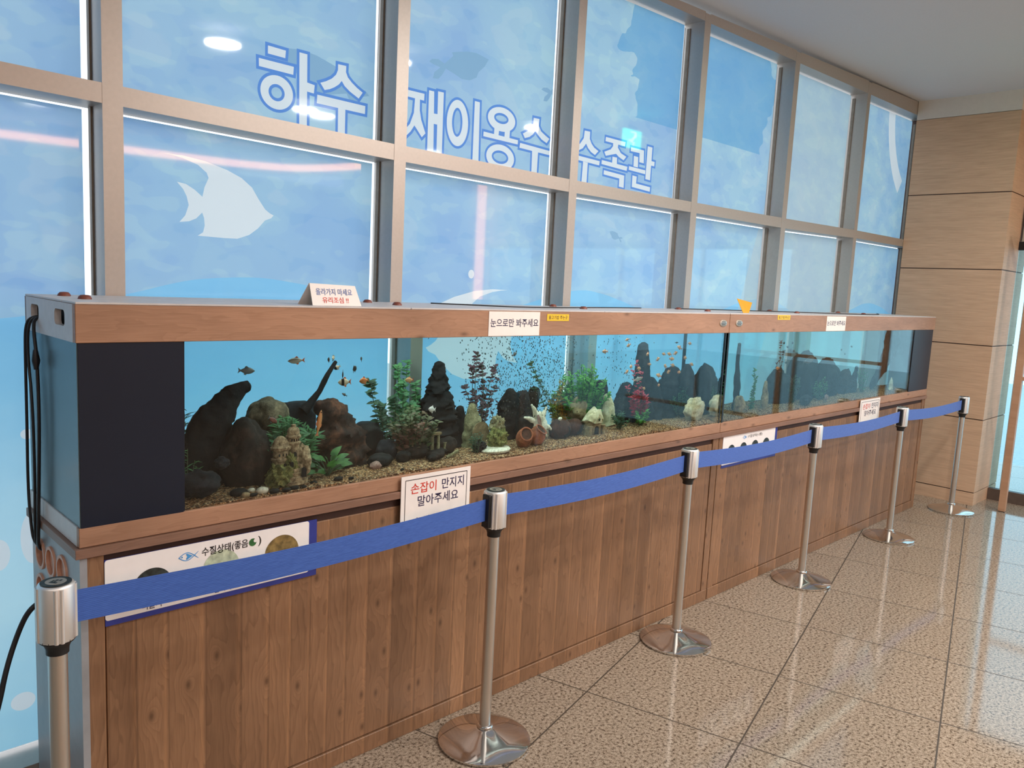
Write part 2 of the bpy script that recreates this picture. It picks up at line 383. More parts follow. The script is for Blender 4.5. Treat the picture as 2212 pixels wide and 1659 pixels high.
# ---------------------------------------------------------------- mesh helpers
class MB:
    def __init__(s): s.v = []; s.f = []; s.smooth = set()
    def add(s, vs, fs, smooth=False):
        b = len(s.v); s.v += [tuple(v) for v in vs]
        for f in fs:
            if smooth: s.smooth.add(len(s.f))
            s.f.append(tuple(b+i for i in f))
        return s
    def box(s, x0, x1, y0, y1, z0, z1):
        vs = [(x, y, z) for z in (z0, z1) for y in (y0, y1) for x in (x0, x1)]
        return s.add(vs, [(0, 2, 3, 1), (4, 5, 7, 6), (0, 1, 5, 4), (2, 6, 7, 3), (0, 4, 6, 2), (1, 3, 7, 5)])
    def hexa(s, p):      # eight corners: bottom 4 then top 4, both counter-clockwise
        return s.add(p, [(3, 2, 1, 0), (4, 5, 6, 7), (0, 1, 5, 4), (1, 2, 6, 5), (2, 3, 7, 6), (3, 0, 4, 7)])
    def tube(s, pts, rad, n=10, cap=True, flat=1.0, up=None):
        pts = [Vector(p) for p in pts]
        if isinstance(rad, (int, float)): rad = [rad]*len(pts)
        rings = []
        prev = None
        for i, p in enumerate(pts):
            t = (pts[min(i+1, len(pts)-1)]-pts[max(i-1, 0)]).normalized()
            ref = Vector(up) if up else (prev if prev else (Vector((0, 1, 0)) if abs(t.y) < .9 else Vector((1, 0, 0))))
            a = (ref - t*ref.dot(t)).normalized(); b = t.cross(a); prev = a
            rings.append([p + (a*math.cos(2*PI*k/n)*flat + b*math.sin(2*PI*k/n))*rad[i] for k in range(n)])
        vs = [v for r in rings for v in r]; fs = []
        for i in range(len(rings)-1):
            for k in range(n):
                k2 = (k+1) % n
                fs.append((i*n+k, i*n+k2, (i+1)*n+k2, (i+1)*n+k))
        s.add(vs, fs, True)
        if cap:
            b = len(s.v)-len(vs)
            s.f.append(tuple(b+k for k in reversed(range(n)))); s.f.append(tuple(b+(len(rings)-1)*n+k for k in range(n)))
        return s
    def lathe(s, prof, n=32, c=(0, 0, 0), smooth=True, ax=None):
        """prof: (radius, z) list"""
        vs = []; fs = []; rows = []
        for r, z in prof:
            if r < 1e-6: rows.append([len(vs)]*n); vs.append(Vector((0, 0, z))); continue
            rows.append(list(range(len(vs), len(vs)+n)))
            for k in range(n):
                a = 2*PI*k/n; vs.append(Vector((r*math.cos(a), r*math.sin(a), z)))
        for i in range(len(prof)-1):
            A, B = rows[i], rows[i+1]
            for k in range(n):
                k2 = (k+1) % n; f = []
                for q in (A[k], A[k2], B[k2], B[k]):
                    if q not in f: f.append(q)
                if len(f) > 2: fs.append(tuple(f))
        if prof[0][0] > 1e-6 and prof[0] != prof[-1]: fs.append(tuple(reversed(rows[0])))
        if prof[-1][0] > 1e-6 and prof[0] != prof[-1]: fs.append(tuple(rows[-1]))
        if ax is not None: vs = [ax @ v for v in vs]
        return s.add([v+Vector(c) for v in vs], fs, smooth)
    def poly(s, pts, y0, y1, axis='y'):   # extruded xz polygon
        n = len(pts)
        if axis == 'y': vs = [(x, y0, z) for x, z in pts]+[(x, y1, z) for x, z in pts]
        else: vs = [(y0, a, b) for a, b in pts]+[(y1, a, b) for a, b in pts]
        return s.add(vs, [tuple(range(n)), tuple(n+i for i in reversed(range(n)))]+[(i, n+i, n+(i+1) % n, (i+1) % n) for i in range(n)])
    def rock(s, c, r, seed=0, sub=4, amp=.22, freq=1.6, facet=0, rotz=0.0, tilt=0.0):
        bm = bmesh.new(); bmesh.ops.create_icosphere(bm, subdivisions=sub, radius=1)
        off = Vector((seed*3.17, seed*1.31, seed*7.7))
        R = Matrix.Rotation(rotz, 3, 'Z') @ Matrix.Rotation(tilt, 3, 'Y')
        vs = []
        for v in bm.verts:
            d = v.co.normalized()
            k = 1+amp*noise.noise(d*freq+off)+amp*.45*noise.noise(d*freq*2.7+off)+amp*.30*(.5-abs(noise.noise(d*freq*5+off)))+amp*.16*noise.noise(d*freq*13+off)
            p = d*k
            if facet: p = Vector([math.copysign(min(abs(q), .82+.1*noise.noise(off+Vector((i, 0, 0)))), q) for i, q in enumerate(p)])
            p = Vector((p.x*r[0], p.y*r[1], p.z*r[2]))
            vs.append(R @ p+Vector(c))
        fs = [tuple(l.index for l in f.verts) for f in bm.faces]; bm.free()
        return s.add(vs, fs, True)
    def limb(s, pts, rad, seed=0, n=30, amp=.16, sub=10, flat=.7):
        """tapered, lumpy branch or rock through pts"""
        P = []; Rr = []
        for i in range(len(pts)-1):
            for k in range(sub):
                t = k/sub; a, b = Vector(pts[i]), Vector(pts[i+1])
                P.append(a.lerp(b, t)); Rr.append(rad[i]*(1-t)+rad[i+1]*t)
        P.append(Vector(pts[-1])); Rr.append(rad[-1])
        for _ in range(2):
            Q = [p.copy() for p in P]
            for i in range(1, len(P)-1): Q[i] = (P[i-1]+P[i]*2+P[i+1])/4
            P = Q
        P.append(P[-1]+(P[-1]-P[-2]).normalized()*Rr[-1]*.35); Rr.append(Rr[-1]*.35)
        b0 = len(s.v)
        s.tube(P, Rr, n, True, flat, up=(0, 1, 0) if abs((P[-1]-P[0]).normalized().y) < .9 else (1, 0, 0))
        off = Vector((seed*2.3, seed*5.1, seed))
        for i in range(b0, len(s.v)):
            v = Vector(s.v[i]); k = (i-b0)//n; k = min(k, len(P)-1)
            d = v-P[k]
            s.v[i] = tuple(P[k]+d*(1+amp*noise.noise(v*14+off)+amp*.9*noise.noise(v*34+off)+amp*.9*(.4-abs(noise.noise(v*52+off)))+amp*.35*noise.noise(v*120+off)))
        return s
    def leafblade(s, base, dirv, ln, wd, curl=.25, seg=3, nrm=None):
        d = Vector(dirv).normalized()
        side = d.cross(Vector(nrm) if nrm else Vector((0, 0, 1)))
        if side.length < .1: side = d.cross(Vector((0, 1, 0)))
        side.normalize(); up = side.cross(d)
        vs = []; fs = []
        for i in range(seg+1):
            t = i/seg; w_ = wd*math.sin(PI*(.12+.88*t)**.8)*.5 if i < seg else 0
            p = Vector(base)+d*ln*t-up*curl*ln*t*t
            vs += [p-side*w_, p+side*w_]
        for i in range(seg): fs.append((2*i, 2*i+1, 2*i+3, 2*i+2))
        return s.add(vs, fs, True)
    def build(s, name, mat, parent=None, loc=None, smooth=None):
        me = bpy.data.meshes.new(name)
        o_ = Vector(loc) if loc is not None else (Vector(parent['_o']) if parent is not None else Vector((0, 0, 0)))
        me.from_pydata([tuple(Vector(v)-o_) for v in s.v], [], s.f)
        me.materials.append(M[mat] if isinstance(mat, str) else mat)
        for i, p in enumerate(me.polygons): p.use_smooth = (i in s.smooth) if smooth is None else smooth
        me.update()
        if s.smooth and smooth is None: me.set_sharp_from_angle(angle=.95)
        o = bpy.data.objects.new(name, me); COL.objects.link(o)
        if parent is not None:
            o.parent = parent
            if loc is not None: o.location = o_ - Vector(parent['_o'])
        elif loc is not None: o.location = o_
        o['_o'] = tuple(o_)
        return o

def thing(name, label, cat, loc, group=None):
    o = bpy.data.objects.new(name, None); COL.objects.link(o); o.empty_display_size = .05
    o.location = loc; o['_o'] = tuple(loc); o['label'] = label; o['category'] = cat
    if group: o['group'] = group
    return o
def tag(o, label, cat, group=None, kind=None):
    o['label'] = label; o['category'] = cat
    if group: o['group'] = group
    if kind: o['kind'] = kind
    return o
def struct(name, loc=None):
    o = bpy.data.objects.new(name, None); COL.objects.link(o); o.location = loc or (0, 0, 0); o['_o'] = tuple(loc or (0, 0, 0))
    o['kind'] = 'structure'; return o
def st(o): o['kind'] = 'structure'; return o
def dup(root, loc, label=None, group=None, rotz=None, scale=None):
    r = root.copy(); COL.objects.link(r); r.location = loc
    if rotz is not None: r.rotation_euler = (0, 0, rotz)
    if scale is not None: r.scale = (scale,)*3
    if label: r['label'] = label
    if group: r['group'] = group
    for ch in list(root.children):
        c = ch.copy(); COL.objects.link(c); c.parent = r
        for g in list(ch.children):
            d = g.copy(); COL.objects.link(d); d.parent = c
    return r
def bevel(o, wd=.003, seg=2):
    m = o.modifiers.new('bevel', 'BEVEL'); m.width = wd; m.segments = seg; m.limit_method = 'ANGLE'; m.angle_limit = .7
    return o

def lettering(body, mat, parent, x0, x1, z0, z1, y, bold=.0, name='lettering', rot=0.0, axis='front', tilt=None):
    """printed text filling the box x0..x1, z0..z1 on the plane y (facing -y)"""
    cu = bpy.data.curves.new('text', 'FONT'); cu.body = body; cu.size = 1; cu.offset = bold; cu.resolution_u = 3
    cu.align_x = 'CENTER'; cu.space_line = 1.05
    to = bpy.data.objects.new('text', cu); COL.objects.link(to)
    me = bpy.data.meshes.new_from_object(to.evaluated_get(bpy.context.evaluated_depsgraph_get()))
    bpy.data.objects.remove(to); bpy.data.curves.remove(cu)
    me.name = name
    xs = [v.co.x for v in me.vertices]; ys = [v.co.y for v in me.vertices]
    ax, bx, ay, by = min(xs), max(xs), min(ys), max(ys)
    o_ = Vector(parent['_o'])
    for v in me.vertices:
        px = x0+(v.co.x-ax)/(bx-ax)*(x1-x0); pz = z0+(v.co.y-ay)/(by-ay)*(z1-z0)
        p = Vector((px, y, pz))
        if tilt: p = tilt(p)
        v.co = p-o_
    me.materials.clear(); me.materials.append(M[mat])
    o = bpy.data.objects.new(name, me); COL.objects.link(o); o.parent = parent; o['_o'] = tuple(o_)
    return o

# ---------------------------------------------------------------- the setting
XR, YP, XG = 6.80, -.31, 7.20          # pillar face, pillar corner, entrance glazing
YB_, XL = -9.0, -5.0                    # back and left walls of the hall
FW, GY, FB = .485, .602, .622
XE = 7.06                               # the glass runs on behind the pillar cladding            # window frame front, film plane, frame back
st(MB().box(XL-.2, XG+2, YB_-.2, .9, -.12, 0).build('floor', 'floor'))
def ceil_z(x): return 3.245+(x-3.115)*.0415
c = MB()
c.hexa([(XL-.2, YB_-.2, ceil_z(-1)), (XG+.6, YB_-.2, ceil_z(XG+.6)), (XG+.6, FB, ceil_z(XG+.6)), (XL-.2, FB, ceil_z(-1)),
        (XL-.2, YB_-.2, 3.9), (XG+.6, YB_-.2, 3.9), (XG+.6, FB, 3.9), (XL-.2, FB, 3.9)])
st(c.build('ceiling', 'ceiling'))
st(MB().box(XL-.2, XG+.6, YB_-.2, YB_, 0, 3.2).build('wall_back', 'wall'))
st(MB().box(XL-.2, XL, YB_, FB, 0, 3.2).build('wall_left', 'wall'))
st(MB().box(XG, XG+.25, YB_, YP-.02, 2.24, 3.45).build('wall_right', 'wall'))
# veneered pillar at the far end, with shadow joints and a painted band on top
pl_ = struct('wall_end', (XR, .1, 0))
zj = [0, .11, .735, 1.357, 1.985, 2.612, 3.252]
pm = MB()
for a, b in zip(zj[:-1], zj[1:]): pm.box(XR, XG+.25, YP, FW-.001, a+(.004 if a else 0), b-.004)
pm.build('veneer_panel', 'pillar', pl_)
MB().box(XR+.008, XG+.24, YP+.008, FW-.01, .02, 3.25).build('joint_backing', 'gap_dark', pl_)
MB().box(XR+.003, XG+.25, YP+.003, FW-.001, 3.252, 3.42).build('painted_band', 'trim_white', pl_)
# window wall: seven bays, each with its mullion, transom, panes and printed film
MX = [-4.10, -3.02, -1.94, -.857, .2235, 1.306, 2.358, 3.4345, 4.545, 5.7425]
MW = [.06, .06, .06, .06, .06, .058, .057, .062, .064, .058]
T1 = [2.255, 2.247, 2.240, 2.232, 2.219, 2.205, 2.199, 2.204, 2.214, 2.230]
T2 = [2.195, 2.187, 2.180, 2.172, 2.159, 2.143, 2.138, 2.144, 2.147, 2.168]
T1e = 2.222+.012; T2e = 2.172
def headz(x): return 3.218+(x-3.5)*.024
# outlines of the printed letters and fish on the window film, metres in the film plane (x, z)
LETTERS={
 1:( [[(0.821, 2.487), (0.892, 2.485), (0.89, 2.458), (0.821, 2.459)], [(0.786, 2.436), (0.925, 2.435), (0.923, 2.406), (0.787, 2.408)], [(0.947, 2.492), (0.98, 2.492), (0.983, 2.183), (0.951, 2.186)], [(0.977, 2.391), (1.013, 2.387), (1.01, 2.356), (0.978, 2.358)], [(1.113, 2.486), (1.15, 2.487), (1.149, 2.464), (1.158, 2.446), (1.177, 2.43), (1.201, 2.415), (1.228, 2.402), (1.21, 2.376), (1.168, 2.395), (1.144, 2.411), (1.131, 2.427), (1.118, 2.411), (1.099, 2.397), (1.079, 2.386), (1.056, 2.378), (1.037, 2.401), (1.062, 2.412), (1.087, 2.427), (1.105, 2.445), (1.113, 2.464)], [(1.025, 2.355), (1.242, 2.353), (1.241, 2.322), (1.023, 2.323)], [(1.117, 2.324), (1.15, 2.322), (1.15, 2.173), (1.118, 2.177)]] ,
    [(0.858, 2.33, 0.065, 0.06, 0.857, 2.329, 0.032, 0.03)] ),
 2:( [[(1.403, 2.457), (1.537, 2.458), (1.536, 2.43), (1.404, 2.431)], [(1.488, 2.431), (1.514, 2.432), (1.515, 2.386), (1.524, 2.349), (1.549, 2.297), (1.53, 2.278), (1.505, 2.304), (1.489, 2.32), (1.47, 2.292), (1.449, 2.272), (1.431, 2.286), (1.465, 2.322), (1.484, 2.37)], [(1.561, 2.478), (1.589, 2.478), (1.596, 2.213), (1.561, 2.213)], [(1.61, 2.483), (1.642, 2.484), (1.643, 2.208), (1.613, 2.209)], [(1.586, 2.387), (1.616, 2.388), (1.617, 2.344), (1.587, 2.344)], [(1.822, 2.483), (1.853, 2.483), (1.859, 2.19), (1.822, 2.192)], [(1.949, 2.389), (1.979, 2.387), (1.977, 2.357), (1.948, 2.359)], [(2.016, 2.386), (2.049, 2.39), (2.048, 2.353), (2.015, 2.355)], [(1.883, 2.36), (2.105, 2.356), (2.104, 2.336), (1.882, 2.339)], [(2.204, 2.477), (2.244, 2.478), (2.242, 2.445), (2.26, 2.422), (2.286, 2.41), (2.321, 2.396), (2.303, 2.373), (2.266, 2.385), (2.238, 2.403), (2.219, 2.419), (2.205, 2.4), (2.182, 2.384), (2.15, 2.373), (2.135, 2.392), (2.18, 2.416), (2.201, 2.442)], [(2.12, 2.346), (2.351, 2.338), (2.35, 2.318), (2.117, 2.323)], [(2.204, 2.323), (2.246, 2.322), (2.244, 2.189), (2.206, 2.191)]] ,
    [(1.726, 2.37, 0.062, 0.099, 1.724, 2.373, 0.03, 0.062), (1.993, 2.432, 0.088, 0.054, 1.99, 2.436, 0.046, 0.024), (1.995, 2.26, 0.09, 0.058, 1.993, 2.261, 0.053, 0.03)] ),
 3:( [[(2.583, 2.48), (2.627, 2.481), (2.627, 2.445), (2.643, 2.423), (2.667, 2.406), (2.702, 2.394), (2.676, 2.37), (2.642, 2.381), (2.616, 2.398), (2.6, 2.417), (2.575, 2.389), (2.539, 2.373), (2.518, 2.37), (2.511, 2.389), (2.552, 2.409), (2.579, 2.441)], [(2.515, 2.349), (2.718, 2.344), (2.715, 2.322), (2.517, 2.327)], [(2.584, 2.325), (2.622, 2.323), (2.621, 2.194), (2.58, 2.196)], [(2.757, 2.476), (2.928, 2.475), (2.924, 2.452), (2.756, 2.454)], [(2.822, 2.462), (2.866, 2.461), (2.864, 2.436), (2.893, 2.411), (2.942, 2.399), (2.92, 2.377), (2.877, 2.389), (2.852, 2.402), (2.817, 2.393), (2.766, 2.379), (2.751, 2.398), (2.803, 2.418), (2.821, 2.437)], [(2.822, 2.383), (2.862, 2.383), (2.864, 2.344), (2.823, 2.345)], [(2.735, 2.353), (2.958, 2.348), (2.953, 2.325), (2.734, 2.332)], [(2.757, 2.303), (2.935, 2.297), (2.936, 2.231), (2.893, 2.233), (2.893, 2.276), (2.757, 2.281)], [(2.979, 2.457), (3.099, 2.456), (3.104, 2.386), (3.063, 2.387), (3.06, 2.436), (2.978, 2.435)], [(3.009, 2.414), (3.049, 2.413), (3.053, 2.357), (3.012, 2.357)], [(2.972, 2.353), (3.124, 2.35), (3.124, 2.329), (2.972, 2.333)], [(3.131, 2.484), (3.176, 2.484), (3.174, 2.301), (3.129, 2.303)], [(3.169, 2.409), (3.206, 2.408), (3.205, 2.383), (3.169, 2.384)], [(3.008, 2.308), (3.048, 2.306), (3.046, 2.268), (3.18, 2.263), (3.179, 2.238), (3.009, 2.245)]] ,
    [] ),
}
ANGEL= [(0.446, 2.054), (0.514, 2.055), (0.59, 2.047), (0.67, 2.027), (0.724, 2.006), (0.764, 1.977), (0.79, 1.938), (0.816, 1.904), (0.834, 1.892), (0.85, 1.885), (0.84, 1.874), (0.816, 1.864), (0.788, 1.832), (0.754, 1.806), (0.709, 1.789), (0.665, 1.788), (0.564, 1.789), (0.583, 1.802), (0.589, 1.826), (0.587, 1.851), (0.58, 1.87), (0.559, 1.848), (0.534, 1.836), (0.501, 1.831), (0.521, 1.855), (0.533, 1.891), (0.526, 1.92), (0.514, 1.943), (0.493, 1.965), (0.524, 1.961), (0.554, 1.945), (0.581, 1.924), (0.588, 1.957), (0.603, 1.991), (0.596, 2.008), (0.565, 2.031), (0.514, 2.046), (0.475, 2.052)]
DARK= [(1.605, 2.615), (1.64, 2.604), (1.687, 2.647), (1.679, 2.66), (1.71, 2.669), (1.764, 2.683), (1.82, 2.689), (1.895, 2.678), (1.872, 2.642), (1.837, 2.611), (1.826, 2.585), (1.787, 2.565), (1.739, 2.561), (1.699, 2.573), (1.648, 2.585), (1.631, 2.558), (1.609, 2.534), (1.579, 2.531), (1.586, 2.557), (1.618, 2.584), (1.577, 2.589), (1.556, 2.595), (1.572, 2.609)]
def ell(cx, cz, a, b, n=40): return [(cx+a*math.cos(2*PI*k/n), cz+b*math.sin(2*PI*k/n)) for k in range(n)]
def grow(poly, d):
    """outline of a stroke polygon pushed outwards by d (mitred)"""
    n = len(poly); ar = sum(poly[i][0]*poly[(i+1) % n][1]-poly[(i+1) % n][0]*poly[i][1] for i in range(n))
    sg = 1 if ar > 0 else -1; out = []
    for i in range(n):
        p0, p1, p2 = Vector(poly[i-1]), Vector(poly[i]), Vector(poly[(i+1) % n])
        a = (p1-p0); b = (p2-p1)
        if a.length < 1e-6 or b.length < 1e-6: continue
        a.normalize(); b.normalize()
        na = Vector((a.y, -a.x))*sg; nb = Vector((b.y, -b.x))*sg
        m = na+nb
        k = d/max(.45, 1+na.dot(nb))
        out.append(tuple(p1+m*k))
    return out
def print_pane(win, x0, x1, z0, z1, shapes, nm, z1b=None):
    """film of one pane, cut into the background, the prints and their outlines so that nothing overlaps"""
    verts = [(x0, z0), (x1, z0), (x1, z1 if z1b is None else z1b), (x0, z1)]; faces = [[0, 1, 2, 3]]; kind = ['film']
    for poly, k in shapes:
        poly = [q for i, q in enumerate(poly) if (Vector(q)-Vector(poly[i-1])).length > 5e-4]
        if sum(poly[i-1][0]*poly[i][1]-poly[i][0]*poly[i-1][1] for i in range(len(poly))) < 0: poly = poly[::-1]
        b = len(verts); verts += poly; faces.append(list(range(b, b+len(poly)))); kind.append(k)
    if len(faces) == 1:
        return MB().add([(x, GY, z) for x, z in verts], [(0, 1, 2, 3)]).build(nm, 'film', win)
    r = delaunay_2d_cdt([Vector(v) for v in verts], [], faces, 1, 1e-5)
    ov, of, src = r[0], r[2], r[5]
    groups = {}
    for f, s_ in zip(of, src):
        ks = {kind[i] for i in s_}
        if 'film' not in ks: continue
        if 'cut' in ks: g = 'film' if 'hole' in ks else 'line'
        elif 'white' in ks: g = 'white'
        elif 'line' in ks: g = 'line'
        elif 'fish' in ks: g = 'fish'
        elif 'angel' in ks: g = 'angel'
        else: g = 'film'
        groups.setdefault(g, []).append(f)
    film = None
    names = {'film': (nm, 'film'), 'white': ('lettering', 'film_white'), 'line': ('lettering_outline', 'film_line'), 'fish': ('fish_print', 'film_fish'), 'angel': ('fish_print', 'film_white')}
    for g in ('film', 'white', 'line', 'fish', 'angel'):
        if g not in groups: continue
        used = sorted({i for f in groups[g] for i in f}); ix = {v: i for i, v in enumerate(used)}
        mb = MB().add([(ov[i].x, GY, ov[i].y) for i in used], [tuple(ix[i] for i in f) for f in groups[g]])
        n_, m_ = names[g]
        o = mb.build(n_, m_, film if g != 'film' else win)
        if g == 'film': film = o
    return film
def letter_shapes(k):
    strokes, rings = LETTERS[k]; out = []
    for p in strokes:
        out += [(p, 'white'), (grow(p, .011), 'line')]
    for (cx, cz, a, b, c2, z2, a2, b2) in rings:
        out += [(ell(cx, cz, a, b), 'white'), (ell(cx, cz, a+.011, b+.011), 'line'), (ell(c2, z2, a2, b2), 'cut'), (ell(c2, z2, a2-.011, b2-.011), 'hole')]
    return out
fish2 = []
# second angelfish: the first one's outline, turned to face left and set lower in the next bay
for x, z in ANGEL: fish2.append((1.472+(.85-x)*1.52, 1.392+(z-1.886)*1.50))
blobs = [ell(.034, .80, .035, .085), ell(-.06, .76, .03, .05), ell(-.007, .259, .035, .03), ell(.025, 1.136, .018, .016), ell(1.844, 1.711, .018, .02), ell(-.11, .52, .04, .02), ell(-.20, 1.0, .05, .03), ell(.045, 1.14, .016, .014)]
def mirror(poly, cx, cz, k, flip=1): return [(cx+(x-1.66)*k*flip, cz+(z-2.66)*k) for x, z in poly]
print_shapes = {
 (0, 0): [(b, 'angel') for b in blobs if b[0][0] < .2],
 (1, 1): letter_shapes(1)+[(mirror(DARK, 1.14, 2.47, 1.15, -1), 'fish')],
 (1, 0): [(ANGEL, 'angel')],
 (2, 1): letter_shapes(2)+[(DARK, 'fish'), (mirror(DARK, 2.33, 2.67, .8), 'fish')],
 (2, 0): [(fish2, 'angel'), (blobs[4], 'angel')],
 (3, 1): letter_shapes(3),
 (3, 0): [(mirror(DARK, 2.92, 1.98, .35, -1), 'fish')],
}
def arc_band(cx, cz, r0, r1, a0, a1, n=16):
    return [(cx+r0*math.cos(a0+(a1-a0)*k/n), cz+r0*math.sin(a0+(a1-a0)*k/n)) for k in range(n+1)]+[(cx+r1*math.cos(a1+(a0-a1)*k/n), cz+r1*math.sin(a1+(a0-a1)*k/n)) for k in range(n+1)]
print_shapes[(6, 1)] = [(arc_band(7.35, 3.35, .72, .86, 2.9, 4.1), 'angel')]
for k in range(10):
    x0, x1 = MX[k], (MX[k+1] if k < 9 else XE)
    xa = x0+MW[k]
    win = struct('window_%d' % (k+1), (x0, FW, 0))
    hz0, hz1 = headz(x0), headz(x1); zc0, zc1 = ceil_z(x0)+.01, ceil_z(x1)+.01
    MB().box(x0, xa, FW, FB, .10, ceil_z(xa)).build('mullion', 'alu', win)
    t0, t1 = T1[k], (T1[k+1] if k < 9 else T1e); b0, b1 = T2[k], (T2[k+1] if k < 9 else T2e)
    xe = x1
    MB().hexa([(xa, FW+.001, b0), (xe, FW+.001, b1), (xe, FB-.001, b1), (xa, FB-.001, b0), (xa, FW+.001, t0), (xe, FW+.001, t1), (xe, FB-.001, t1), (xa, FB-.001, t0)]).build('transom', 'alu', win)
    MB().hexa([(xa, FW+.001, hz0), (xe, FW+.001, hz1), (xe, FB-.001, hz1), (xa, FB-.001, hz0), (xa, FW+.001, zc0), (xe, FW+.001, zc1), (xe, FB-.001, zc1), (xa, FB-.001, zc0)]).build('head_rail', 'alu', win)
    MB().box(xa, xe, FW+.001, FB-.001, .0, .098).build('sill', 'alu', win)
    bd = MB()
    bz = ((.098, b0), (t0, hz0))
    for z0, z1 in bz:
        bd.box(x1-.006, x1-.0005, GY-.024, GY-.002, z0, z1); bd.box(xa+.0005, xa+.005, GY-.012, GY-.002, z0, z1)
    bd.build('gasket', 'bead', win)
    for j, (za, zb) in enumerate(((.098, min(b0, b1)), (max(t0, t1) - .012, min(hz0, hz1)))):
        MB().box(xa, x1, GY+.012, GY+.018, za+.001, zb+.012 if j == 0 else zb+.01).build('glass_pane', 'pane', win)
        gapx = .024 if k < 5 else .030
        print_pane(win, xa+.006, x1-gapx, za+.012 if j == 0 else za, (b0 if j == 0 else hz0)-.009, print_shapes.get((k-3, j), []), 'printed_film', (b1 if j == 0 else hz1)-.009)
jm = MB().box(XE, XE+.05, FW, FB, .0, 3.42)
st(jm.build('trim_1', 'gap_dark'))
# low wall under nothing else: outside the window stands a bright forecourt
st(MB().box(XL-.2, XG+2, FB+.28, FB+12, -.30, -.12).build('ground', plain('pale_forecourt', srgb(170, 172, 172), .9)))
# wall left of the windows
st(MB().box(XL-.2, MX[0]-.001, FW, FB, 0, 3.1).build('wall_front', 'wall'))

# entrance glazing right of the pillar
d1 = struct('door_1', (XG, -.35, 0))
MB().box(XG, XG+.06, -5.6, YP-.001, .0, .10).build('base_plate', 'foot_dark', d1)
MB().box(XG, XG+.06, -5.6, YP-.001, 2.17, 2.24).build('head_rail', 'black_seal', d1)
for a in (-.40, -1.55, -2.7, -3.9, -5.1): MB().box(XG, XG+.05, a-.03, a+.0, .10, 2.17).build('stile', 'alu', d1)
MB().box(XG+.02, XG+.028, -5.6, YP-.002, .10, 2.17).build('glass_pane', 'entrance_glass', d1)
for a in (-1.5, -2.65): MB().box(XG+.005, XG+.05, a-1.05, a, .36, .40).build('push_bar', 'alu', d1)
st(MB().box(XG, XG+.25, YB_, -5.6, 0, 2.24).build('wall_side', 'wall'))
st(MB().box(XG+.26, XG+14, -12, 4, -.30, -.121).build('forecourt', plain('pale_paving', srgb(190, 196, 198), .9)))
leaf_ = thing('door_leaf', 'wood framed glass door leaf standing just right of the veneered pillar', 'door', (XR+.02, -.50, 0))
MB().box(XR, XR+.045, -.548, -.498, .006, 2.35).build('stile', 'door_wood', leaf_)
MB().box(XR, XR+.045, -1.55, -1.50, .006, 2.35).build('stile', 'door_wood', leaf_)
MB().box(XR+.004, XR+.041, -1.50, -.548, 1.10, 1.13).build('rail', 'door_wood', leaf_)
MB().box(XR+.004, XR+.041, -1.50, -.548, 2.29, 2.35).build('rail', 'door_wood', leaf_)
MB().box(XR+.004, XR+.041, -.545, -.501, 0, .006).build('foot', 'black', leaf_)

# hall behind the photographer, seen only as reflections in the film and the water
pc = MB().box(-.2, .35, -6.6, -6.05, 0, 3.18); st(pc.build('pillar', 'pillar'))
cl = MB()
pts = [(-3.5, -7.9), (1.3, -7.6), (2.9, -7.35), (4.3, -7.15), (5.0, -6.8), (5.3, -6.0), (5.35, -5.0), (5.5, -4.4), (6.6, -4.1)]
P = []
for i in range(len(pts)-1):
    for k in range(6): t = k/6; P.append((pts[i][0]*(1-t)+pts[i+1][0]*t, pts[i][1]*(1-t)+pts[i+1][1]*t))
P.append(pts[-1])
for _ in range(4): P = [P[0]]+[((P[i-1][0]+2*P[i][0]+P[i+1][0])/4, (P[i-1][1]+2*P[i][1]+P[i+1][1])/4) for i in range(1, len(P)-1)]+[P[-1]]
vs = [(x, y, z) for x, y in P for z in (3.06, 3.15)]
cl.add(vs, [(2*i, 2*i+1, 2*i+3, 2*i+2) for i in range(len(P)-1)], True)
cove = cl.build('cove_light', 'cove'); tag(cove, 'warm strip of light in the curved ceiling cove across the hall', 'light')
sf = MB(); vs = [(x+dx, y+dy, z) for x, y in P for (dx, dy, z) in ((0, -.004, 3.02), (0, -.004, 3.19), (.0, -.25, 3.19), (.0, -.25, 3.02))]
sf.add(vs, [(4*i+a, 4*i+4+a, 4*i+4+(a+1) % 4, 4*i+(a+1) % 4) for i in range(len(P)-1) for a in range(4)], False)
st(sf.build('trim_2', 'ceiling'))
MIRRORED_AND_FILL_LIGHTS = [(1.82, -1.98), (3.42, -3.70), (3.70, -3.86), (5.56, -2.68), (4.75, -1.5), (2.88, -1.5), (1.5, -5.25), (3.2, -5.25), (4.8, -5.25), (6.2, -5.25), (-.6, -4.2), (-2.6, -2.6)]  # first four mirror in the film; the rest are added to light the hall
def downlight(x, y):
    z = ceil_z(x)
    t = thing('downlight', 'round recessed hall ceiling light, some mirrored in the film, others added fill', 'ceiling light', (x, y, z), 'recessed ceiling downlights')
    MB().lathe([(.115, -.012), (.145, -.010), (.15, -.002), (.15, .004), (.115, .004), (.115, -.012)], 28, (x, y, z)).build('trim_ring', 'trim_white', t)
    MB().lathe([(.114, -.006), (.114, -.002), (0, -.002)], 28, (x, y, z)).build('lens', 'disc', t)
for x, y in MIRRORED_AND_FILL_LIGHTS:
    downlight(x, y)
    area('downlight_and_fill_beam', (x, y, ceil_z(x)-.02), .22, {(4.75, -1.5): 13, (5.56, -2.68): 44}.get((x, y), 33), WARM, shape='DISK')
ex = thing('exit_sign', 'green lit exit sign hanging from the ceiling near the entrance', 'sign', (5.83, -1.6, 3.07))
MB().box(5.70, 5.96, -1.63, -1.59, 3.07, 3.24).build('lit_panel', 'exit_green', ex)
q = MB()
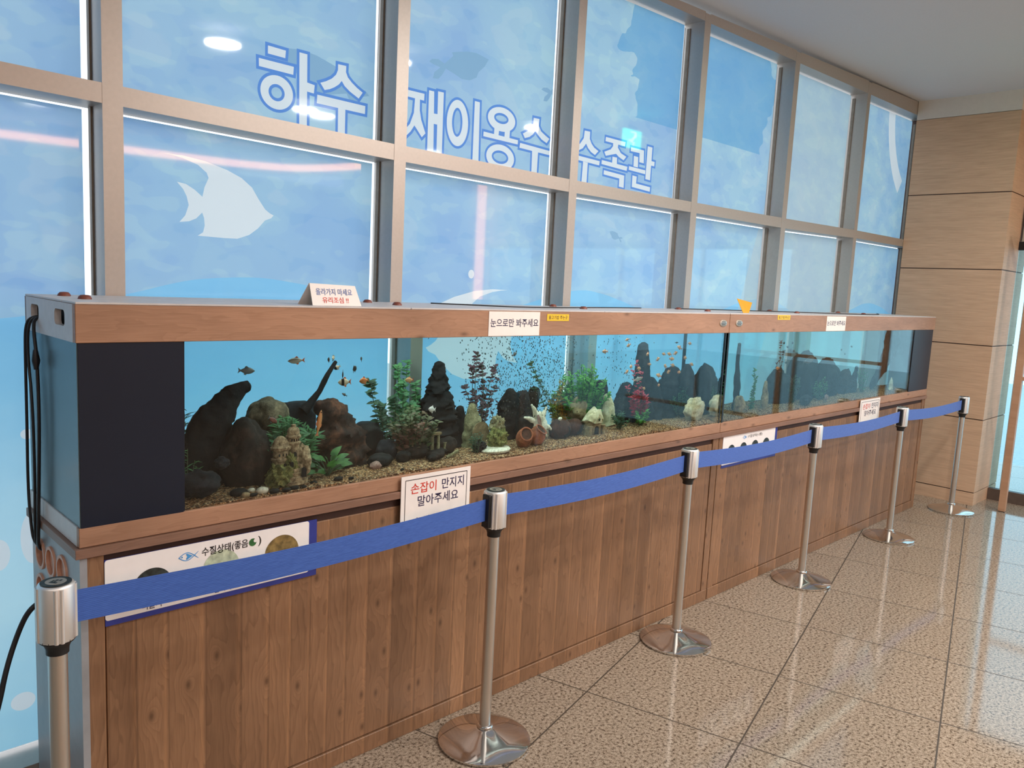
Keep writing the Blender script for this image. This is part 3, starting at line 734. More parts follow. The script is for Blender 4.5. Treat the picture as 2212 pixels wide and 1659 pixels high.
q.add([(5.83+dx*.16, -1.588, 3.155+dz*.16) for dx, dz in ((-.30, .42), (.30, .42), (.30, .34), (-.30, .34))], [(0, 1, 2, 3)])
q.add([(5.86+.022*math.cos(2*PI*k/14), -1.588, 3.19+.022*math.sin(2*PI*k/14)) for k in range(14)], [tuple(range(14))])
for pts_ in (((.16, .16), (-.06, .10), (-.20, -.14), (-.04, -.18), (.10, .02), (.22, .06)), ((-.14, -.12), (-.44, -.06), (-.44, -.16), (-.14, -.24)), ((-.06, -.16), (.14, -.22), (.06, -.44), (-.04, -.42), (.0, -.28), (-.14, -.24))):
    q.add([(5.83+a_*.16, -1.588, 3.155+b_*.16) for a_, b_ in pts_], [tuple(range(len(pts_)))])
q.build('pictogram', 'exit_white', ex)
MB().box(5.82, 5.84, -1.62, -1.60, 3.24, ceil_z(5.83)).build('hanger', 'alu', ex)
wl = thing('lit_column_glow', 'tall glowing strip standing in for a warm lit wood column', 'light', (7.1, -5.2, 1.2))
MB().box(6.99, 7.16, -5.18, -5.172, 1.2, 3.05).build('column_glow_strip', 'strip', wl)  # glowing surface stands in for a wood column lit warm
MB().box(6.95, 7.20, -5.28, -5.181, .0, 3.2).build('backing_post', 'door_wood', wl)
# ---------------------------------------------------------------- cabinets and aquariums
LX, JX, RX, BK = 0.0, 3.137, 6.32, .472
Z_CAB, Z_B2, Z_B1, Z_HB, Z_HT = .912, .9385, .991, 1.4745, 1.5738
def holed_panel(mb, x0, x1, y0, y1, z0, z1, holes):
    """panel in the yz plane (thickness x0..x1) with openings cut through"""
    verts = [(y0, z0), (y1, z0), (y1, z1), (y0, z1)]; faces = [[0, 1, 2, 3]]
    for h in holes:
        b = len(verts); verts += h; faces.append(list(range(b, b+len(h))))
    r = delaunay_2d_cdt([Vector(v) for v in verts], [], faces, 1, 1e-6)
    ov = r[0]; keep = [f for f, s_ in zip(r[2], r[5]) if list(s_) == [0]]
    for x, fl in ((x0, True), (x1, False)):
        mb.add([(x, v.x, v.y) for v in ov], [tuple(reversed(f)) if fl else tuple(f) for f in keep])
    for h in [verts[:4]]+holes:
        n = len(h); mb.add([(x0, a, b) for a, b in h]+[(x1, a, b) for a, b in h], [(i, (i+1) % n, n+(i+1) % n, n+i) for i in range(n)])
    return mb
def rrect(cy, cz, hw, hh, r, n=6):
    out = []
    for sx, sz, a0 in ((1, 1, 0), (-1, 1, PI/2), (-1, -1, PI), (1, -1, 1.5*PI)):
        for k in range(n+1):
            a = a0+PI/2*k/n; out.append((cy+sx*(hw-r)+r*math.cos(a), cz+sz*(hh-r)+r*math.sin(a)))
    return out
def cabinet(x0, x1, left, label):
    t = thing('aquarium_cabinet', label, 'cabinet', ((x0+x1)/2, .23, 0), None)
    xa = x0+(.006 if left else .003); xb = x1-.004
    MB().box(xa+.035, xb, .024, .45, .02, Z_CAB-.03).build('carcass', 'gap_dark', t)
    bevel(MB().box(x0-.012 if left else x0, x1+(.0 if left else .008), -.010, BK, Z_CAB, Z_B2-.0015).build('worktop', 'wood_edge', t), .001, 1)
    bevel(MB().box(xa, xb, .0, .024, 0, .062).build('plinth', 'wood_dark', t), .002, 1)
    stw = .053
    fr = MB().box(xa, xa+stw, .002, .024, .063, Z_CAB-.004)
    fr.build('stile', 'wood_dark', t)
    MB().box(xb-stw, xb, .002, .024, .063, Z_CAB-.004).build('stile', 'wood_dark', t)
    bevel(MB().box(xa+stw+.004, xb-stw-.004, .005, .024, .066, Z_CAB-.030).build('front_panel', 'wood_dark', t), .002, 1)
    MB().box(xa+stw, xb-stw, .012, .024, Z_CAB-.030, Z_CAB-.001).build('shadow_gap', 'gap_dark', t)
    if left:
        hs = [(.363, .822), (.258, .827), (.150, .833), (.366, .715), (.26, .72), (.152, .726)]
        p = MB(); holed_panel(p, xa-.006, xa+.012, .0, BK-.012, 0, Z_CAB, [ell(y, z, .040, .040, 28) for y, z in hs])
        p.build('side_panel', 'steel_side', t)
        for y, z in hs:
            q = MB(); R = Matrix.Rotation(PI/2, 3, 'Y')
            q.lathe([(.036, -.012), (.045, -.012), (.046, -.006), (.0395, -.006), (.0395, .028), (.036, .028), (.036, -.012)], 28, (xa, y, z), True, R)
            q.build('hole_sleeve', 'tube_brown', t)
        for y, z in hs[1:]: MB().lathe([(0, 0), (.0355, 0), (.0355, .004), (0, .004)], 24, (xa-.002, y, z), True, Matrix.Rotation(PI/2, 3, 'Y')).build('hole_cap', 'tube_brown', t)
        MB().lathe([(0, 0), (.0355, 0), (.0355, .004), (0, .004)], 24, (xa+.022, *hs[0]), True, Matrix.Rotation(PI/2, 3, 'Y')).build('hole_cap', 'tube_brown', t)
    else:
        MB().box(xb, xb+.010, .0, BK-.012, 0, Z_CAB).build('side_panel', 'wood_dark', t)
    return t
cabinet(LX, JX, True, 'dark plank cabinet with round cable holes in its grey end, left of the pair')
cabinet(JX, RX-.02, False, 'dark plank cabinet under the farther aquarium, next to the veneered pillar')

def aquarium(x0, x1, left, label):
    t = thing('aquarium', label, 'aquarium', ((x0+x1)/2, .23, Z_B2), None)
    g = .002
    # base frame
    bevel(MB().box(x0 if left else x0+g, x1-(g if left else 0), 0, .020, Z_B2, Z_B1).build('base_rail', 'wood_light', t), .0015, 1)
    MB().box(x0+.02, x1-.02, .020, BK-.01, Z_B2, Z_B1-.006).build('base_board', 'wood_edge', t)
    if left: MB().box(x0, x0+.018, .0201, BK, Z_B2, Z_B1).build('base_end', 'grey_lam', t)
    # hood
    hx0, hx1 = (x0 if left else x0+g), x1-(g if left else -.006)
    bevel(MB().box(hx0, hx1, -.004, .016, Z_HB, Z_HT-.002).build('hood_front', 'wood_light', t), .0015, 1)
    MB().box(hx0, hx1, BK-.014, BK, Z_HB, Z_HT-.002).build('hood_back', 'wood_edge', t)
    if left:
        p = MB(); holed_panel(p, hx0-.0005, hx0+.016, .0165, BK-.0145, Z_HB, Z_HT-.002, [rrect(.366, 1.532, .040, .021, .013), rrect(.128, 1.532, .045, .021, .013)])
        p.build('hood_end', 'grey_lam', t)
        MB().box(hx0+.060, hx0+.064, .018, BK-.016, Z_HB+.002, Z_HT-.004).build('hood_shade_sheet', 'black_seal', t)  # black sheet added inside so the end holes look shaded
    else:
        MB().box(hx1-.016, hx1-.0005, .0165, BK-.0145, Z_HB, Z_HT-.002).build('hood_end', 'wood_light', t)
    nl = 3
    for k in range(nl):
        a = hx0+(hx1-hx0)*k/nl; b = hx0+(hx1-hx0)*(k+1)/nl
        for ya, yb in ((-.004, .11), (.113, .29), (.293, BK)):
            bevel(MB().box(a+.001, b-.001, ya, yb, Z_HT-.0015, Z_HT+.004).build('hood_lid', 'grey_lam', t), .0012, 1)
        for y in (.375, .185):
            MB().lathe([(.0, .012), (.011, .011), (.016, .006), (.018, .0)], 16, (a+.078, y, Z_HT+.004)).build('lid_knob', 'rust', t)
    # glass box
    ga, gb = x0+.010, x1-.012
    MB().box(ga, gb, .0035, .0075, Z_B1, Z_HB+.04).build('front_glass', 'tank_glass', t)
    MB().box(ga, gb, BK-.0065, BK-.0025, Z_B1, Z_HB+.04).build('back_glass', 'tank_glass', t)
    w0, w1 = x0+.020, x1-.022
    if left: w0 = x0+.278
    else: w1 = x1-.40
    MB().box(w0, w1, .0115, .4640, Z_B1-.004, 1.552).build('water', 'water' if left else 'water_green', t)
    if left:
        MB().box(x0+.006, x0+.2705, .0005, .003, Z_B1, Z_HB).build('black_front_panel', 'black_panel', t)
        MB().box(x0+.0035, x0+.009, .0035, BK-.004, Z_B1, Z_HB).build('end_glass', 'side_glass', t)
        MB().box(x0+.271, x0+.277, .008, .462, Z_B1, Z_HB+.05).build('filter_wall', 'black_panel', t)
        MB().box(x0+.006, x0+.2705, BK-.002, BK, Z_B1, Z_HB).build('back_panel', 'black_panel', t)
        MB().box(x1-.022, x1-.0135, .0012, .0034, Z_B1, Z_HB).build('corner_seal', 'black_seal', t)
        MB().box(w1-.012, w1-.002, .452, .462, Z_B1, Z_HB).build('corner_seal', 'black_seal', t)
    else:
        MB().box(x1-.425, x1-.012, .0005, .003, Z_B1, Z_HB).build('black_front_panel', 'black_panel', t)
        MB().box(x1-.398, x1-.392, .008, .462, Z_B1, Z_HB+.05).build('filter_wall', 'black_panel', t)
        MB().box(x1-.012, x1-.004, .0035, BK-.004, Z_B1, Z_HB).build('end_glass', 'black_panel', t)
        MB().box(x0+.006, x0+.020, .0012, .0034, Z_B1, Z_HB).build('corner_seal', 'black_seal', t)
    return t
aquarium(LX, JX, True, 'long clear aquarium with castle, driftwood and pots inside, nearer of the pair')
aquarium(JX, RX, False, 'long aquarium with a dim mirrored interior, farther of the pair by the pillar')
GZ = 1.002
def gravel_bed(x0, x1, seed, label):
    nx, ny = int((x1-x0)/.022), 16
    mb = MB(); vs = []
    for j in range(ny+1):
        for i in range(nx+1):
            x = x0+(x1-x0)*i/nx; y = .0135+(.4615-.0135)*j/ny
            z = GZ-.006+.035*(j/ny)+.010*noise.noise(Vector((x*5, y*5, seed)))+.0035*noise.noise(Vector((x*60, y*60, seed)))
            vs.append((x, y, max(z, Z_B1+.001)))
    n = len(vs); vs += [(x, y, Z_B1-.003) for x, y, z in vs]
    fs = []
    for j in range(ny):
        for i in range(nx):
            a = j*(nx+1)+i; fs.append((a, a+1, a+nx+2, a+nx+1))
    bd = [i for i in range(nx+1)]+[j*(nx+1)+nx for j in range(1, ny+1)]+[ny*(nx+1)+i for i in range(nx-1, -1, -1)]+[j*(nx+1) for j in range(ny-1, 0, -1)]
    for a, b in zip(bd, bd[1:]+bd[:1]): fs.append((b, a, n+a, n+b))
    mb.add(vs, fs, True)
    random.seed(seed)                                        # loose grains on the surface
    for _ in range(900):
        x = random.uniform(x0+.02, x1-.02); y = .02+random.random()**1.8*.42
        z = GZ-.006+.035*((y-.0135)/.448)+.010*noise.noise(Vector((x*5, y*5, seed)))+.002
        r = random.uniform(.0022, .0052); b = len(mb.v)
        d = [Vector((random.uniform(.6, 1.3)*sx, random.uniform(.6, 1.3)*sy, random.uniform(.5, 1)*sz))*r for sx, sy, sz in ((1, 0, 0), (0, 1, 0), (-1, 0, 0), (0, -1, 0), (0, 0, 1), (0, 0, -1))]
        mb.add([Vector((x, y, z))+q for q in d], [(0, 1, 4), (1, 2, 4), (2, 3, 4), (3, 0, 4), (1, 0, 5), (2, 1, 5), (3, 2, 5), (0, 3, 5)])
    tag(mb.build('gravel', 'gravel', None, (x0, .2, Z_B1)), label, 'gravel', None, 'stuff')
gravel_bed(.282, 3.110, 3, 'coarse brown gravel covering the floor of the nearer aquarium')
gravel_bed(3.160, 5.915, 8, 'coarse brown gravel covering the floor of the farther aquarium')
def gz(x, y): return GZ-.006+.035*((y-.0135)/.448)

# ---------------------------------------------------------------- notices and stickers on the hoods and cabinets
def board(name, label, cat, x0, x1, z0, z1, y, mat, th=.003, group=None, r=None):
    t = thing(name, label, cat, ((x0+x1)/2, y, z0), group)
    o = MB().box(x0, x1, y-th, y, z0, z1).build('card', mat, t)
    return t
def look_sign(x0, x1, label):
    t = board('notice', label, 'sign', x0, x1, 1.477, 1.570, -.0042, 'paper', .002)
    w_ = x1-x0
    lettering('눈으로만 봐주세요', 'ink_navy', t, x0+.03*w_, x1-.03*w_, 1.511, 1.543, -.0065, .012)
look_sign(1.406, 1.682, 'cream notice in navy letters on the hood of the nearer aquarium')
look_sign(4.303, 4.589, 'cream notice in navy letters on the hood of the farther aquarium')
def feed_sticker(x0, x1, z0, z1, label):
    t = board('sticker', label, 'sticker', x0, x1, z0, z1, -.0042, 'yellow', .001)
    w_ = x1-x0
    lettering('물고기밥 주는곳', 'ink_black', t, x0+.07*w_, x1-.07*w_, z0+.006, z1-.006, -.0055, .006)
feed_sticker(1.725, 1.857, 1.535, 1.5625, 'small yellow sticker with black letters on the hood of the nearer aquarium')
feed_sticker(3.657, 3.810, 1.546, 1.573, 'small yellow sticker with black letters on the hood of the farther aquarium')
def badge(x, label):
    t = thing('badge', label, 'badge', (x, -.004, 1.526), None)
    R = Matrix.Rotation(PI/2, 3, 'X')
    q = MB().lathe([(.0, .0045), (.030, .0045), (.0345, .003), (.035, .0)], 32, (0, 0, 0), True, R)
    q.v = [(x+a, -.004+b, 1.526+c_*.52) for a, b, c_ in q.v]
    q.build('plate', 'badge', t)
    q = MB()
    for z, hw in ((1.533, .018), (1.526, .024), (1.519, .018)): q.box(x-hw, x+hw, -.0092, -.0084, z-.0016, z+.0016)
    q.build('lettering', 'ink_black', t)
badge(3.0700, 'oval silver badge at the right end of the nearer hood, left of the joint')
badge(3.2300, 'oval silver badge at the left end of the farther hood, right of the joint')
def rail_sign(x0, x1, label, th=.003):
    y = -.0105
    t = board('notice', label, 'sign', x0, x1, .790, .989, y, 'paper', th)
    w_ = x1-x0; yf = y-th-.0006
    q = MB()
    a, b, c_, d = x0+.055*w_, x1-.055*w_, .800, .974
    for (p0, p1, r0, r1) in ((a, b, d-.0012, d+.0012), (a, b, c_-.0012, c_+.0012), (a-.001, a+.001, c_, d), (b-.001, b+.001, c_, d)): q.box(p0, p1, yf-.0002, yf+.0006, r0, r1)
    q.build('border_line', 'ink_black', t)
    lettering('손잡이', 'ink_red', t, x0+.13*w_, x0+.49*w_, .921, .960, yf, .008)
    lettering('만지지', 'ink_navy', t, x0+.57*w_, x0+.90*w_, .921, .961, yf, .008)
    lettering('말아주세요', 'ink_navy', t, x0+.23*w_, x0+.82*w_, .872, .911, yf, .008)
    lettering('수심', 'ink_navy', t, x0+.17*w_, x0+.40*w_, .800, .834, yf, .008)
rail_sign(1.020, 1.340, 'cream handrail notice in red and navy hung on the nearer cabinet top')
rail_sign(4.957, 5.305, 'cream handrail notice in red and navy hung on the farther cabinet top')
def info_board(x0, x1, z0, z1, label, texts):
    t = thing('information_board', label, 'sign', ((x0+x1)/2, .005, z0), None)
    MB().box(x0, x1, .0005, .0048, z0, z1).build('backing', 'board_blue', t)
    w_, h = x1-x0, z1-z0
    pz0 = z0+.085*h
    pts = rrect(0, 0, (w_*.955)/2, (z1-pz0)/2, .008)
    pts = [(x0+w_*.4775+a, (pz0+z1)/2+b) for a, b in pts]
    MB().poly(pts, -.0005, .001).build('white_sheet', 'white_board', t)
    yf = -.0012
    return t, w_, h, yf
t, w_, h, yf = info_board(.060, .698, .708, .893, 'white water quality board with blue border on the nearer cabinet', 0)
lettering('수질상태(좋음', 'ink_black', t, .322, .060+.632*w_, .845, .875, yf, .014)
lettering(')', 'ink_black', t, .060+.683*w_, .060+.698*w_, .845, .877, yf, .008)
# fish emblem beside the title
def fish_emblem(t, cx, cz, a, y, rim='sky_ink'):
    up = [(cx-a+2*a*k/14, cz+a*.52*math.sin(PI*k/14)) for k in range(15)]; lo = [(cx-a+2*a*k/14, cz-a*.52*math.sin(PI*k/14)) for k in range(15)]
    tail = [(cx+a, cz), (cx+1.45*a, cz+.42*a), (cx+1.38*a, cz+.42*a), (cx+.90*a, cz+.06*a)]
    q = MB()
    n = 15
    inn = lambda P: [(cx+(x-cx)*.84, cz+(z-cz)*.82) for x, z in P]
    for P in (up, lo):
        I = inn(P); q.add([(x, y, z) for x, z in P]+[(x, y, z) for x, z in I], [(i, i+1, n+i+1, n+i) for i in range(n-1)])
    q.add([(x, y, z) for x, z in tail], [(0, 1, 2, 3)]); q.add([(x, y, 2*cz-z) for x, z in tail], [(0, 1, 2, 3)])
    q.add([(cx-.55*a+.10*a*math.cos(2*PI*k/12), y, cz+.02*a+.10*a*math.sin(2*PI*k/12)) for k in range(12)], [tuple(range(12))])
    q.add([(cx+.72*a, y, cz), (cx+.05*a, y, cz+.38*a), (cx-.10*a, y, cz+.30*a), (cx+.08*a, y, cz), (cx-.10*a, y, cz-.30*a), (cx+.05*a, y, cz-.38*a)], [(0, 1, 2, 3), (0, 3, 4, 5)])
    q.build('fish_emblem', rim, t)
fish_emblem(t, .278, .858, .024, yf)
def disc(t, cx, cz, r, mat, y, name='photo_print'):
    MB().add([(cx+r*math.cos(2*PI*k/40), y, cz+r*math.sin(2*PI*k/40)) for k in range(40)], [tuple(range(40))]).build(name, mat, t)
disc(t, .478, .861, .012, 'leaf_mid', yf, 'smile_emblem'); disc(t, .486, .865, .0055, 'white_board', yf-.0004, 'smile_emblem')
disc(t, .184, .793, .053, 'photo_dark', yf); disc(t, .380, .802, .056, 'photo_green', yf); disc(t, .575, .807, .058, 'photo_brown', yf)
lettering('버들치', 'ink_navy', t, .155, .207, .729, .757, yf, .004)
lettering('갈겨니', 'ink_navy', t, .358, .410, .729, .757, yf, .004)
t, w_, h, yf = info_board(3.178, 3.790, .735, .916, 'white water quality board with blue border on the farther cabinet', 0)
lettering('수질상태(나쁨)', 'ink_black', t, 3.178+.43*w_, 3.178+.70*w_, .876, .896, yf, .004)
fish_emblem(t, 3.405, .886, .020, yf)
for cx in (3.27, 3.40, 3.53, 3.66): disc(t, cx, .818, .040, 'photo_dark', yf)
# folded card standing on the hood
t = thing('folded_card', 'folded white card with blue and red letters standing on the nearer hood', 'sign', (.79, .075, Z_HT+.004), None)
def lean(p): return Vector((p.x, .052+(p.z-Z_HT)*.32+ (p.y), p.z))
vs = [(.700, 0, Z_HT+.004), (.882, 0, Z_HT+.004), (.868, 0, 1.643), (.700, 0, 1.647)]
A = [lean(Vector(v)) for v in vs]; B = [(A[0].x, .13, A[0].z), (A[1].x, .13, A[1].z)]
q = MB().add([tuple(v) for v in A]+[(v.x, v.y+.0015, v.z) for v in A], [(0, 1, 2, 3), (7, 6, 5, 4), (0, 4, 5, 1), (1, 5, 6, 2), (2, 6, 7, 3), (3, 7, 4, 0)])
q.build('front_leaf', 'paper', t)
MB().add([(A[3].x, A[3].y+.002, A[3].z), (A[2].x, A[2].y+.002, A[2].z), (A[1].x-.005, .125, A[1].z), (A[0].x-.012, .125, A[0].z), (A[3].x, A[3].y+.004, A[3].z), (A[2].x, A[2].y+.004, A[2].z), (A[1].x-.005, .127, A[1].z), (A[0].x-.012, .127, A[0].z)], [(0, 1, 2, 3), (7, 6, 5, 4), (0, 4, 5, 1), (1, 5, 6, 2), (2, 6, 7, 3), (3, 7, 4, 0)]).build('back_leaf', 'paper', t)
lettering('올라가지 마세요', 'ink_blue', t, .718, .852, 1.611, 1.632, -.001, .008, tilt=lean)
lettering('유리조심 !!', 'ink_red', t, .738, .835, 1.586, 1.605, -.001, .008, tilt=lean)
t = MB()
t.add([(3.371, .10, 1.656), (3.570, .115, 1.636), (3.488, .085, Z_HT+.004), (3.425, .085, Z_HT+.004), (3.371, .1015, 1.656), (3.570, .1165, 1.636), (3.488, .087, Z_HT+.004), (3.425, .087, Z_HT+.004)], [(0, 3, 2, 1), (4, 5, 6, 7), (0, 1, 5, 4), (1, 2, 6, 5), (2, 3, 7, 6), (3, 0, 4, 7)])
tag(t.build('pennant_card', 'yellow_card', None, (3.456, .086, Z_HT+.004)), 'amber triangular card standing on the farther hood', 'card')

# ---------------------------------------------------------------- cables
def smooth(P, n=3):
    P = [Vector(p) for p in P]
    for _ in range(n):
        Q = [P[0]]
        for a, b in zip(P[:-1], P[1:]): Q += [a.lerp(b, .25), a.lerp(b, .75)]
        P = Q+[P[-1]]
    return P
def cable(name, label, pts, r=.0042):
    tag(MB().tube(smooth(pts), r, 8).build(name, 'cable', None, pts[-1]), label, 'cable')
cable('power_cable', 'black cable hanging farthest left, bowed out from the hood end to the cabinet hole', [(.03, .372, 1.517), (-.008, .368, 1.518), (-.02, .385, 1.495), (-.02, .396, 1.42), (-.02, .398, 1.23), (-.022, .400, 1.02), (-.02, .385, .90), (-.016, .372, .855), (.006, .366, .84), (.015, .365, .835)])
cable('power_cable', 'black cable running down the glass end between two others', [(.03, .358, 1.517), (-.006, .356, 1.517), (-.016, .378, 1.49), (-.016, .386, 1.40), (-.016, .350, 1.28), (-.016, .345, 1.05), (-.02, .345, .90), (-.014, .358, .85), (.006, .360, .838), (.015, .359, .832)])
cable('power_cable', 'black cable with an inline plug hanging nearest the front of the glass end', [(.03, .345, 1.515), (-.005, .345, 1.517), (-.014, .33, 1.49), (-.014, .30, 1.41), (-.014, .29, 1.24), (-.016, .312, 1.0), (-.018, .318, .89), (-.012, .348, .845), (.006, .352, .835), (.015, .352, .830)], .0048)
pl = MB().tube([(-.0165, .302, 1.43), (-.0165, .300, 1.40), (-.0165, .2995, 1.375)], [.006, .011, .006], 10)
tag(pl.build('inline_plug', 'cable', None, (-.0165, .30, 1.40)), 'small black plug halfway down the frontmost hanging cable', 'plug')
cable('floor_cord', 'thick black cord sloping down to the floor beside the cabinet end', [(.02, .262, .725), (-.02, .25, .725), (-.06, .24, .712), (-.085, .25, .66), (-.125, .23, .56), (-.15, .21, .46), (-.20, .20, .30), (-.27, .20, .10), (-.36, .22, .012), (-.6, .25, .008)], .0075)
cable('lamp_wire', 'thin black wire lying along the top of the nearer hood', [(1.45, .40, Z_HT+.0065), (1.60, .30, Z_HT+.0065), (1.75, .17, Z_HT+.0065), (2.1, .22, Z_HT+.0065), (2.55, .36, Z_HT+.0065), (2.9, .40, Z_HT+.0065)], .0024)
cable('lamp_wire', 'thin black wire lying along the top of the farther hood', [(3.25, .42, Z_HT+.0065), (3.9, .38, Z_HT+.0065), (4.6, .26, Z_HT+.0065), (5.2, .12, Z_HT+.0065), (5.6, .16, Z_HT+.0065), (6.1, .38, Z_HT+.0065)], .0028)

# ---------------------------------------------------------------- barrier posts and belts
POSTS = [(-.116, -.238), (1.285, -.213), (2.563, -.187), (3.862, -.198), (5.229, -.200), (6.465, -.240)]
HR = .0385
def post(label):
    t = thing('barrier_post', label, 'barrier post', (0, 0, 0), 'belt barrier posts')
    MB().lathe([(.166, 0), (.170, .003), (.170, .011), (.160, .016), (.110, .029), (.06, .044), (.036, .053), (.030, .056), (0.0, .056)], 64).build('base', 'chrome', t)
    MB().lathe([(.0, .0565), (.030, .0565), (.031, .060), (.0265, .066), (.0, .066)], 32).build('collar', 'chrome', t)
    MB().lathe([(.0205, .060), (.0205, .798)], 32).build('pole', 'steel', t)
    MB().lathe([(.024, .782), (.0245, .795), (.029, .806), (.036, .812), (.0385, .815), (.0385, .820), (0, .820)], 32).build('neck', 'black', t)
    b = MB().lathe([(.0, .8145), (HR-.001, .8145), (HR, .817), (HR, .944), (HR-.002, .949), (HR-.008, .9505), (.0, .9505)], 48)
    hd = b.build('head', 'silver', t)
    rb = MB()
    for a in (.25*PI, .75*PI, 1.25*PI, 1.75*PI):
        for da in (-.16, .16):
            x, y = (HR-.001)*math.cos(a+da), (HR-.001)*math.sin(a+da)
            rb.lathe([(.0048, .8165), (.0048, .944)], 8, (x, y, 0))
    rb.build('rib', 'silver', hd)
    MB().lathe([(.0, .9509), (.0325, .9509), (.0325, .9525), (0, .9525)], 40).build('cap', 'photo_dark', t)
    q = MB().lathe([(.0, .9526), (.022, .9526), (.022, .9530), (0, .9530)], 32); q.build('cap_disc', 'badge', t)
    q = MB()
    for x0, x1, y0, y1 in ((-.012, -.006, -.009, .009), (-.006, .004, .004, .009), (-.006, .002, -.002, .002), (.004, .009, -.002, .004), (.004, .012, -.009, -.004)): q.box(x0, x1, y0, y1, .9530, .9534)
    q.build('cap_emblem', 'photo_dark', t)
    bevel(MB().box(-.047, -.030, -.018, .018, .820, .938).build('belt_clip', 'black', t), .003, 2)
    return t
PL = ['silver belt post nearest the camera, in front of the grey cabinet end', 'silver belt post in front of the nearer cabinet, just right of the handrail notice',
      'silver belt post just left of the joint between the two cabinets', 'silver belt post in front of the farther cabinet, right of the water quality board',
      'silver belt post by the right end of the farther cabinet', 'silver belt post standing against the veneered pillar, last of the row']
proto = post(PL[0])
for i, (x, y) in enumerate(POSTS):
    o = proto if i == 0 else dup(proto, (x, y, 0), PL[i])
    o.location = (x, y, 0)
    if i == 0: first_post = o
for ch in list(first_post.children):                     # the first post ends the row: no belt clipped into it
    if ch.name.startswith('belt_clip'): bpy.data.objects.remove(ch)
first_post.rotation_euler.z = math.radians(38)
BL = ['blue belt stretched from the nearest post past the water quality board', 'blue belt stretched between the second and third posts from the camera', 'blue belt crossing the joint between the cabinets',
      'blue belt passing below the farther handrail notice', 'blue belt ending at the post by the veneered pillar']
for i in range(5):
    (xa, ya), (xb, yb) = POSTS[i], POSTS[i+1]
    d = Vector((xb-xa, yb-ya, 0)).normalized(); n_ = Vector((-d.y, d.x, 0))
    A = Vector((xa, ya, 0))+d*(HR+.001); B = Vector((xb, yb, 0))-d*.0475
    mb = MB(); K = 24; vs = []
    z0 = .883 if i == 0 else .889
    for k in range(K+1):
        t_ = k/K; p = A.lerp(B, t_); zc = z0*(1-t_)+.884*t_-.018*math.sin(PI*t_)
        cup = .0005*math.sin(PI*t_)
        for s_ in (-1, 1):
            for zz, cc in ((-.039, 0), (-.013, -cup), (.013, -cup), (.039, 0)):
                q = p+n_*(s_*.0009+cc); vs.append((q.x, q.y, zc+zz))
    fs = []
    for k in range(K):
        for s_ in (0, 4):
            for j in range(3):
                a = k*8+s_+j; fs.append((a, a+1, a+9, a+8) if s_ else (a, a+8, a+9, a+1))
        for j, jj in ((0, 4), (3, 7)):
            a = k*8+j; b = k*8+jj; fs.append((a, b, b+8, a+8))
    fs += [(0, 1, 5, 4), (1, 2, 6, 5), (2, 3, 7, 6)]; e = K*8; fs += [(e+4, e+5, e+1, e), (e+5, e+6, e+2, e+1), (e+6, e+7, e+3, e+2)]
    mb.add(vs, fs, False)
    tag(mb.build('barrier_belt', 'belt', None, tuple((A+B)/2+Vector((0, 0, .84)))), BL[i], 'belt', 'barrier belts')
# ---------------------------------------------------------------- inside the nearer aquarium
def solid(name, mb, mat, label, cat, loc, group=None):
    return tag(mb.build(name, mat, None, loc), label, cat, group)
solid('driftwood', MB().limb([(.40, .25, .995), (.405, .25, 1.10), (.425, .25, 1.19), (.475, .25, 1.265), (.53, .25, 1.306), (.552, .25, 1.312)], [.085, .072, .062, .042, .024, .017], 2, amp=.18), 'driftwood',
      'big blackened driftwood log leaning right beside the black panel', 'driftwood', (.40, .25, 1.0))
solid('rock', MB().rock((.522, .20, 1.085), (.088, .085, .125), 4, amp=.18), 'brown_rock', 'large rounded dark brown rock behind the castle, right of the leaning driftwood', 'rock', (.52, .2, 1.0))
solid('rock', MB().rock((.637, .31, 1.205), (.068, .06, .058), 9, amp=.20), 'grey_rock', 'mottled grey brown boulder resting on the dark rocks above the castle', 'rock', (.637, .31, 1.15))
solid('rock', MB().rock((.770, .385, 1.155), (.075, .05, .095), 12, amp=.22, facet=1), 'slate', 'flat dark slate slab behind the grey brown boulder', 'rock', (.77, .385, 1.03))
solid('rock', MB().rock((.637, .375, 1.09), (.12, .055, .085), 17, amp=.2), 'brown_rock', 'dark rock at the back that carries the grey brown boulder', 'rock', (.637, .375, 1.03))
solid('driftwood_branch', MB().limb([(.775, .33, 1.205), (.80, .33, 1.228), (.838, .33, 1.272), (.866, .33, 1.325), (.900, .33, 1.374)], [.020, .014, .0105, .009, .0065], 5, n=10, amp=.1, flat=1), 'driftwood',
      'thin curved driftwood branch rising above the red brown wood', 'driftwood', (.78, .33, 1.2))
solid('driftwood', MB().limb([(.895, .25, 1.0), (.885, .25, 1.09), (.865, .25, 1.16), (.835, .25, 1.215), (.80, .27, 1.232)], [.105, .095, .075, .042, .02], 8, amp=.3), 'red_wood', 'chunky red brown driftwood stump right of the castle', 'driftwood', (.885, .25, 1.0))
solid('driftwood', MB().limb([(.965, .29, 1.0), (.955, .29, 1.07), (.93, .29, 1.13)], [.05, .045, .03], 18, amp=.3), 'red_wood', 'low red brown driftwood shoulder leaning on the chunky stump', 'driftwood', (.96, .29, 1.0))
solid('rock', MB().rock((1.035, .32, 1.085), (.068, .06, .075), 21, amp=.14, facet=1), 'black_stone', 'square black rock right of the red brown stump', 'rock', (1.035, .32, 1.02))
